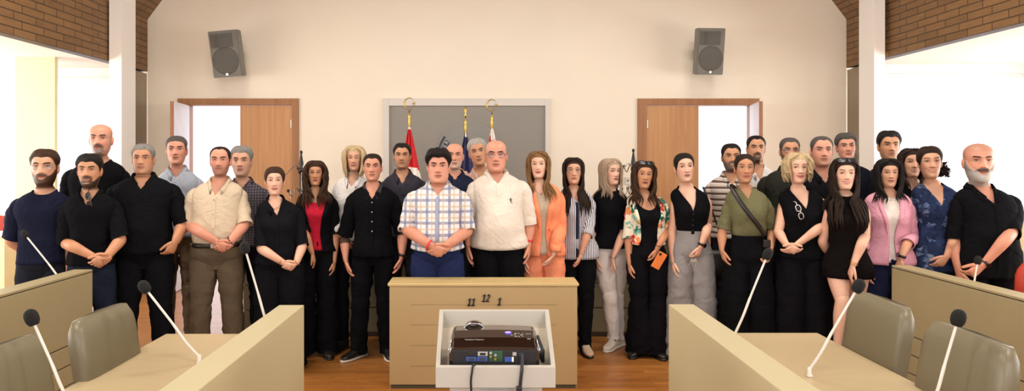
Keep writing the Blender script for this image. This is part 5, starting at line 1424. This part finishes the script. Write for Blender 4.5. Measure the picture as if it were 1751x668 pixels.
# 9
MP('woman with long curly brown hair in a black jacket over a red top', 541, 273.6, 317, 5.95, hx=539, hw=.175, male=False, skin='tan', hair=('curly', 'brown', {'len': .16, 'vol': .022, 'n': 100, 'frame': 1.0, 'rad': .008}), hyaw=R(6), topw=dict(kind='jacket', c='0F0F12', gap=(.35, .30), open=.25, buttons=0), layer=dict(c='C0243A', neck='scoop', depth=.11), sleeve=1.0, armR=[(521, 398, 0), (534, 432, -.10), (540, 452, -.11), 'hang'], bottom=dict(c='0F0F12', r=(.10, .085, .095), stance=.09), bust=.035, lips='8A3A3C')
# 10
MP('blonde woman in a white shirt behind the man in the black button shirt', 600, 248.5, 292, 6.15, hx=606, hw=.175, male=False, skin='mid', hair=('bob', 'blond', {'len': .02, 'vol': .020, 'frame': .95, 'rad': .013, 'inw': .1}), eyes='closed', topw=dict(kind='shirt', c='D9D3CE', neck='v', depth=.10, collar=1, loose=.03), sleeve=1.6, armR=[(570, 375, .0), (588, 410, .0), (598, 425, 0)], bottom=dict(c='121216', r=(.095, .062, .045), stance=.07, footyaw={-1: R(-25), 1: R(20)}), bust=.03, smile=.4)
# 12
MP('man with black hair in a dark grey polo shirt, before the red flag', 690, 245, 288, 6.3, hx=688, hw=.215, skin='tan', hair=('short', 'black', {'f': .84, 'th': .012}), beard='shadow', topw=dict(kind='polo', c='37353D', neck='v', depth=.09, collar=1), sleeve=.9, bottom=dict(c='2A2A30'), smile=.2, fat=1.05)
# 14
MP('bald man with short grey stubble in a navy shirt, behind the plaid-shirted man', 780, 245.5, 289, 6.12, hx=777.5, hw=.215, skin='red', hair=('bald', 'grey', {'fr': 0}), beard='stubble', beardc='white', topw=dict(kind='shirt', c='23283C', neck='v', depth=.05, collar=1), sleeve=1.6, bottom=dict(c='1B1C22'))
# 15
MP('silver-haired man in a pinkish shirt leaning his head before the white and red flag', 828, 236.5, 283, 6.48, hx=821, hw=.20, skin='tan', hair=('short', 'silver', {'f': .82, 'th': .014}), roll=R(-10), topw=dict(kind='shirt', c='C9A596', neck='v', depth=.08, collar=1, loose=.02), sleeve=1.85, armR=[(800, 318, -.10), (789, 292, -.14), (782, 288, -.10), 'hang', .7], bottom=dict(c='2A2A30'))
# 11
MP('man in a black button shirt with grey inner collar and forearm tattoo, arms hanging', 638, 262.7, 309, 5.9, hx=637.5, hw=.222, skin='red', hair=('short', 'dbrown', {'f': .83, 'th': .007, 't': .76}), topw=dict(kind='shirt', c='0F0F12', neck='v', depth=.11, collar=('3F3D40',), buttons=6, bc='B9B4AC'), sleeve=.9, hem=437, armR=[(589, 404, .03), (591, 444, -.06), (597, 466, -.07), 'hang'], armL=[(688, 400, .03), (687, 439, -.05), (682, 459, -.07), 'hang'], bottom=dict(c='0F0F12', r=(.098, .078, .068), stance=.12, shoe='sneaker', footyaw={-1: R(-40), 1: R(14)}), extras=[('watch', 1), ('tattoo', -1)])
# 13
aR, aL = clasp((696, 392), (799, 394), (750, 429), -.22, 14)
MP('heavyset man in a blue and beige plaid short-sleeved shirt, hands folded, red wristband', 748, 255.4, 313, 5.5, hx=750, hw=.25, skin='red', hair=('short', 'black', {'f': .80, 'th': .022, 't': .72, 'front': .012, 'mess': .006}), nk=.005, fat=1.18, topw=dict(kind='shirt', c='DEDADA', mk='plaid', c2='6E7696', neck='v', depth=.085, collar=1, loose=.03, buttons=0), sleeve=.95, hem=424, armR=aR, armL=aL, bottom=dict(c='20284A', r=(.115, .09, .08), waist=1.04), build=1.12, belly=.055, extras=[('band', -1, 'red', .012)])
# 16
MP('tall bald man with glasses in a white polo shirt with small chest emblem', 853, 240, 294, 5.68, hx=848, hw=.25, skin='red', hair=('bald', 'grey', {'th': .004}), nk=.005, fat=1.12, topw=dict(kind='polo', c='DCD0C2', neck='v', depth=.08, collar=1, loose=.03), sleeve=.95, hem=421, armR=[(803, 385, .02), (800, 416, -.02), (800, 436, -.03), 'hang'], armL=[(905, 385, .02), (904, 416, -.02), (903, 438, -.04), 'hang'], glasses='dark', bottom=dict(c='0F0F12', r=(.115, .09, .08), waist=1.04, belt=1), build=1.14, belly=.07, extras=[('band', 1, 'red', .02), ('emblem',)])
# 17
MP('woman in a coral trouser suit over a beige top, wavy dark blonde hair', 929, 258.5, 304.5, 5.85, hx=922, hw=.180, male=False, skin='fair', hair=('wavy', 'bronde', {'len': .17, 'vol': .014, 'n': 70, 'frame': 1.15}), topw=dict(kind='jacket', c='EE9068', gap=(.14, .10), open=.20, buttons=1, loose=.02), layer=dict(c='BFAE98', neck='scoop', depth=.09), sleeve=1.88, hem=436, armL=[(958, 389, .02), (947, 434, -.05), (938, 448, -.08), 'hang'], bottom=dict(c='E88F6A', r=(.10, .085, .09)), bust=.03, smile=.5, lips='A82A34', hyaw=R(-5), roll=R(-2), extras=[('necklace', .09)])
# 18
MP('woman with glasses and long straight dark hair in a navy and white striped shirt', 986, 270, 314.5, 6.02, hx=980.5, hw=.165, male=False, skin='mid', hair=('long', 'dbrown', {'len': .24, 'vol': .010, 'n': 70, 'frame': 1.2, 'frontphi': .55}), glasses='dark', topw=dict(kind='shirt', c='D8D6DA', mk='vstripe', c2='23283C', neck='v', depth=.11, loose=.025), sleeve=1.35, hem=440, armL=[(1007, 392, .0), (994, 432, -.10), (988, 452, -.11), 'hang'], bottom=dict(c='0F0F12', r=(.098, .066, .052), stance=.07, shoe='beige'), bust=.03, lips='9A5450')
# 19
MP('blonde woman with straight hair in a black blouse, white jeans and white sneakers', 1044, 271, 315.5, 6.2, hx=1041, hw=.178, male=False, skin='fair', hair=('long', 'ash', {'len': .09, 'vol': .014, 'frame': 1.1}), hyaw=R(10), yaw=R(-14), topw=dict(kind='blouse', c='0F0F12', neck='crew', depth=.02, loose=.03, nor=1), sleeve=1.0, hem=423, armL=[(1066, 398, .0), (1048, 440, -.12), (1045, 462, -.13), 'hang'], bottom=dict(c='D8CEC6', r=(.104, .070, .052), stance=.05, shoe='white', footyaw={-1: R(-50), 1: R(-58)}, long=0, legpx=(((1043, 505, -.06), (1050, 578, -.02)), ((1052, 505, .04), (1057, 580, .04)))), bust=.035, build=1.08, lips='A0484E', extras=[('bracelet', 1, 'gold')])
# 20
MP('woman in a bright floral jacket over a black top with flared black trousers', 1108, 275, 322, 5.95, hx=1099, hw=.18, male=False, skin='tan', hair=('wavy', 'brown', {'len': .13, 'vol': .016, 'n': 72, 'frame': 1.1}), roll=R(4), hyaw=R(4), topw=dict(kind='jacket', c='EFE4CC', mk='floral', gap=(.62, .50), open=.12, buttons=0, lap=.6), layer=dict(c='0F0F12', neck='scoop', depth=.15), sleeve=1.15, hem=418, armL=[(1143, 389, .02), (1124, 424, -.12), (1119, 441, -.14), '', .5], bottom=dict(c='111014', r=(.105, .078, .125), stance=.06, footyaw={-1: R(-35), 1: R(20)}), bust=.04, build=1.02, lips='7E1F30', extras=[('headglasses', .012), ('bracelet', 1, 'dark', .02)])
# 22
MP('smiling man with dark beard in a brown and white striped polo, before the bright doorway', 1249, 245.7, 291, 6.3, hx=1249, hw=.22, skin='tan', hair=('short', 'black', {'f': .84, 'th': .010}), beard='short', beardc='dgrey', smile=1, teeth=1, topw=dict(kind='polo', c='CFC4B8', mk='hstripe', c2='5E4C46', neck='v', depth=.09, collar=1), sleeve=.95, bottom=dict(c='2A2B33'))
# 21
MP('woman in a black sleeveless waistcoat and grey wide trousers, dark hair tied back', 1182, 261.4, 310.7, 5.85, hx=1171, hw=.175, male=False, skin='fair', hair=('bun', 'black', {'th': .006, 'f': .84}), roll=R(-5), hyaw=R(5), topw=dict(kind='vest', c='0F0F12', neck='v', depth=.20, nw=.078, buttons=4, loose=.0), sleeve=0, hem=394, armL=[(1211, 386, .04), (1199, 420, -.05), (1192, 438, -.10), '', .7], bottom=dict(c='8A8684', r=(.110, .105, .115), tuck=1), bust=.03, lips='8E4444', extras=[('watch', 1)])
# 24
MP('man with slicked-back dark hair and goatee in an open white shirt, at the back', 1298, 232, 276, 6.75, hx=1292, hw=.205, skin='tan', hair=('short', 'black', {'f': .86, 'th': .007}), beard='goatee', beardc='black', topw=dict(kind='shirt', c='DAD6D4', neck='v', depth=.13, collar=1), sleeve=1.8, bottom=dict(c='2A2B33'))
# 25
MP('man with round glasses and short beard in a dark olive shirt', 1342, 235.7, 281.5, 6.35, hx=1348.5, hw=.225, skin='tan', hair=('short', 'dgrey', {'f': .84, 'th': .007}), beard='short', beardc='dgrey', glasses='round', topw=dict(kind='shirt', c='2B2C27', neck='v', depth=.06, collar=1), sleeve=1.2, bottom=dict(c='17171C'))
# 27
MP('man with close-cropped grey hair in a black open-collared shirt', 1409, 233, 284, 5.95, hx=1404, hw=.215, skin='red', hair=('short', 'dgrey', {'f': .86, 'th': .004, 'rec': .02}), topw=dict(kind='shirt', c='151519', neck='v', depth=.09, collar=1), sleeve=.95, bottom=dict(c='2C2520'), beard='shadow', fat=1.06)
# 28
MP('smiling man with thick grey hair in a dark navy polo', 1460, 227.6, 273, 6.32, hx=1447.5, hw=.225, skin='red', hair=('short', 'dgrey', {'f': .80, 'th': .016, 'front': .006}), topw=dict(kind='polo', c='14161F', neck='v', depth=.08, collar=1), sleeve=.95, bottom=dict(c='0F0F12'), smile=.6, roll=R(-3))
# 30
MP('man with black brushed-up hair in a dark collared shirt, before the bright east window', 1520, 224.4, 274, 6.18, hx=1518.5, hw=.20, skin='tan', hair=('short', 'black', {'f': .82, 'th': .016, 'mess': .008}), topw=dict(kind='polo', c='1A1B24', neck='v', depth=.07, collar=1), sleeve=.95, bottom=dict(c='0F0F12'), beard='shadow')
# 23
MP('woman in an olive green blouse with black crossbody strap and wide black trousers', 1279, 263, 312.5, 5.6, hx=1272.5, hw=.185, male=False, skin='tan', hair=('bun', 'dbrown', {'th': .006, 'f': .86}), topw=dict(kind='blouse', c='6C6A4C', neck='v', depth=.09, loose=.022, nw=.05), sleeve=.70, hem=402, armR=[(1235, 398, .02), (1234, 426, -.04), (1239, 446, -.06), 'hang'], armL=[(1321, 391, .02), (1317, 430, -.06), (1312, 448, -.10), 'hang', .8], bottom=dict(c='0F0F12', r=(.110, .108, .120), tuck=1), bust=.025, smile=.3, extras=[('bracelet', 1, 'gold'), ('band', 1, 'dark', .016)])
# 26
aR, aL = clasp((1331, 396), (1405, 387), (1354, 426), -.16, 10)
MP('curly blonde woman in a black sleeveless top, white glasses at the neckline', 1373, 261, 313, 5.5, hx=1363, hw=.19, male=False, skin='fair', hair=('curly', 'blond', {'len': -.045, 'vol': .014, 'n': 96, 'frame': 1.0, 'rad': .0085, 'freq': 22, 'curl': .013}), topw=dict(kind='blouse', c='0F0F12', neck='v', depth=.16, nw=.075, loose=.02), sleeve=0, hem=440, armR=aR, armL=aL, bottom=dict(c='111014', r=(.122, .118, .125)), bust=.045, build=1.15, smile=.8, lips='B0484C', hyaw=R(3), extras=[('chestglasses', 1.26, -.30, m_framew, 70)])
# 29
MP('young woman with long brown hair and raised sunglasses in a short black sleeveless dress', 1449, 270.5, 323.5, 5.24, hx=1443, hw=.165, male=False, skin='fair', hair=('wavy', 'dbrown', {'len': .27, 'vol': .012, 'n': 76, 'frame': 1.12, 'frontphi': .6}), topw=dict(kind='dress', c='120E0D', neck='crew', depth=.015, loose=.008, nor=1, flare=.02), sleeve=0, hem=473, armR='back', armL=[(1479, 404, .02), (1459, 452, -.08), (1453, 470, -.09), 'hang'], bottom=dict(kind='none', shoe='black'), bust=.035, build=1.0, smile=1, teeth=1, lips='B04048', legs={-1: ((1440, 515, -.08), (1431, 596, -.04)), 1: ((1464, 517, .06), (1462, 600, .05))}, extras=[('headglasses', .010), ('bracelet', 1, 'gold'), ('bracelet', 1, 'gold', .02)])
# 31
MP('woman with black shoulder-length hair in a pink shirt knotted over a white top', 1519, 271.6, 319.5, 5.5, hx=1518, hw=.185, male=False, skin='mid', hair=('long', 'black', {'len': .09, 'vol': .016, 'frame': 1.1, 'rad': .013}), topw=dict(kind='jacket', c='D79AAA', gap=(.12, .10), open=.22, buttons=0, lap=.5, loose=.02), layer=dict(c='D9CEC6', neck='crew', depth=.045), sleeve=1.45, hem=450, armL=[(1557, 404, .03), (1541, 440, -.07), (1534, 456, -.09), 'hang'], bottom=dict(c='1C2038', r=(.10, .085, .08)), bust=.035, build=1.08, smile=.4, lips='9E4A4A', extras=[('watch', 1), ('necklace', .06)])
# 32
MP('smiling woman with reddish brown hair in a black V-neck top, behind the pink-shirted woman', 1563, 254, 302, 5.85, hx=1558, hw=.175, male=False, skin='mid', hair=('long', 'dbrown', {'len': .08, 'vol': .012, 'frame': 1.1}), topw=dict(kind='blouse', c='0F0F12', neck='v', depth=.13), sleeve=1.2, bottom=dict(c='17171C'), bust=.03, smile=.8, teeth=1, lips='B0565A')
# 33
MP('woman with a dark wavy ponytail in a navy blue patterned V-neck blouse', 1603, 250, 304, 5.48, hx=1592, hw=.185, male=False, skin='mid', hair=('bun', 'dbrown', {'th': .012, 'tail': 1, 'tx': .055}), hyaw=R(-4), roll=R(-3), topw=dict(kind='blouse', c='24304E', mk='bloom', neck='v', depth=.17, nw=.07, loose=.03), sleeve=1.25, hem=462, armL=[(1634, 402, .02), (1620, 437, -.10), (1605, 453, -.14), '', .4], bottom=dict(c='1A1D28'), bust=.035, smile=.8, teeth=1, lips='B4605A')
# 34
MP('bald man with a white chin beard in a black camp-collar shirt, rightmost of the group', 1687, 245, 309, 5.25, hx=1672, hw=.235, skin='red', hair=('shaved', 'dgrey'), beard='white', hyaw=R(-10), yaw=R(9), topw=dict(kind='shirt', c='0F0F12', neck='v', depth=.12, collar=1, loose=.03, fold=.035), sleeve=1.0, hem=470, armL=[(1729, 398, -.04), (1682, 452, -.14), (1664, 466, -.18), '', .7], armR=None, bottom=dict(c='0F0F12'), build=1.15, belly=.04, smile=.7, extras=[('watch', 1)])

# ---------------------------------------------------------------- things people carry
m_phone = mat('orange_phone_case', 'E8823F', .4); m_bag = mat('bag_leather_black', '16130F', .45, bump=.2, bscale=180)
q = P(1127, 445, 5.76)
ph = thing('smartphone', 'smartphone in an orange case held by the woman in the floral jacket', 'phone', q); ph.rotation_euler = (R(10), R(28), R(10))
BX('case', (-.038, .038, -.005, .005, -.072, .072), m_phone, ph, .004); BX('camera_bump', (-.030, -.010, -.008, -.004, .04, .062), m_black, ph, .003); BX('screen', (-.034, .034, .005, .0065, -.068, .068), m_dlens, ph)
q = P(1217, 448, 5.88)
bg = thing('handbag', 'black leather shoulder bag hanging at the hip of the woman in grey trousers', 'handbag', q)
bm = bmesh.new(); rings = []
for z, w, d in ((-.155, .105, .030), (-.15, .125, .045), (-.05, .13, .050), (.06, .115, .035), (.10, .10, .012)):
    rings.append([Vector((w*math.copysign(abs(math.cos(a))**.5, math.cos(a)), d*math.copysign(abs(math.sin(a))**.6, math.sin(a)), z)) for a in (2*PI*j/24 for j in range(24))])
loft(bm, rings); link('pouch', bm, m_bag, bg, True)
bm = bmesh.new(); sp = catmull([(-.09, .0, .09), (-.07, .02, .30), (-.045, .04, .58), (-.04, .10, .62), (.02, .14, .50), (.08, .05, .25), (.09, 0, .09)], 5); tube(bm, [Vector(v) for v in sp], .009, 6, ell=(.3, 1)); link('strap', bm, m_bag, bg, True)
q = P(1186, 439, 5.62)
ky = thing('keys', 'bunch of keys and dark sunglasses in the hand above the grey trousers', 'keys', q)
bm = bmesh.new(); tube(bm, [(.02*math.cos(a), 0, .02*math.sin(a)) for a in (2*PI*j/16 for j in range(17))], .0015, 6); link('ring', bm, m_steel, ky, True)
for k in range(4):
    bm = bmesh.new(); a = R(-90+(k-1.5)*22); d = Vector((math.cos(a), 0, math.sin(a))); n = Vector((-d.z, 0, d.x))
    pts = [d*.02+n*.008, d*.04+n*.009, d*.045+n*.003, d*.075+n*.003, d*.078-n*.002, d*.045-n*.003, d*.04-n*.009, d*.02-n*.008]
    f = bm.faces.new([bm.verts.new(v+Vector((0, k*.004-.01, 0))) for v in pts]); r_ = bmesh.ops.extrude_face_region(bm, geom=[f]); bmesh.ops.translate(bm, vec=(0, .002, 0), verts=[v for v in r_['geom'] if isinstance(v, bmesh.types.BMVert)])
    link('key', bm, m_steel, ky)
# crossbody strap and its small bag
cb = thing('crossbody_bag', 'small black crossbody bag with a strap over the olive green blouse', 'bag', P(1311, 412, 5.46))
o0 = cb.location
def SP(px, py, Y): return P(px, py, Y)-o0
bm = bmesh.new()
sp = catmull([tuple(SP(1262, 326, 5.66)), tuple(SP(1250, 318, 5.55)), tuple(SP(1262, 340, 5.435)), tuple(SP(1281, 366, 5.40)), tuple(SP(1297, 386, 5.42)), tuple(SP(1309, 404, 5.46))], 5)
tube(bm, [Vector(v) for v in sp], .021, 6, ell=(.12, 1), ref=(0, -1, 0)); link('strap', bm, m_bag, cb, True)
BX('pouch', (-.028, .028, -.015, .02, -.05, .012), m_bag, cb, .008)
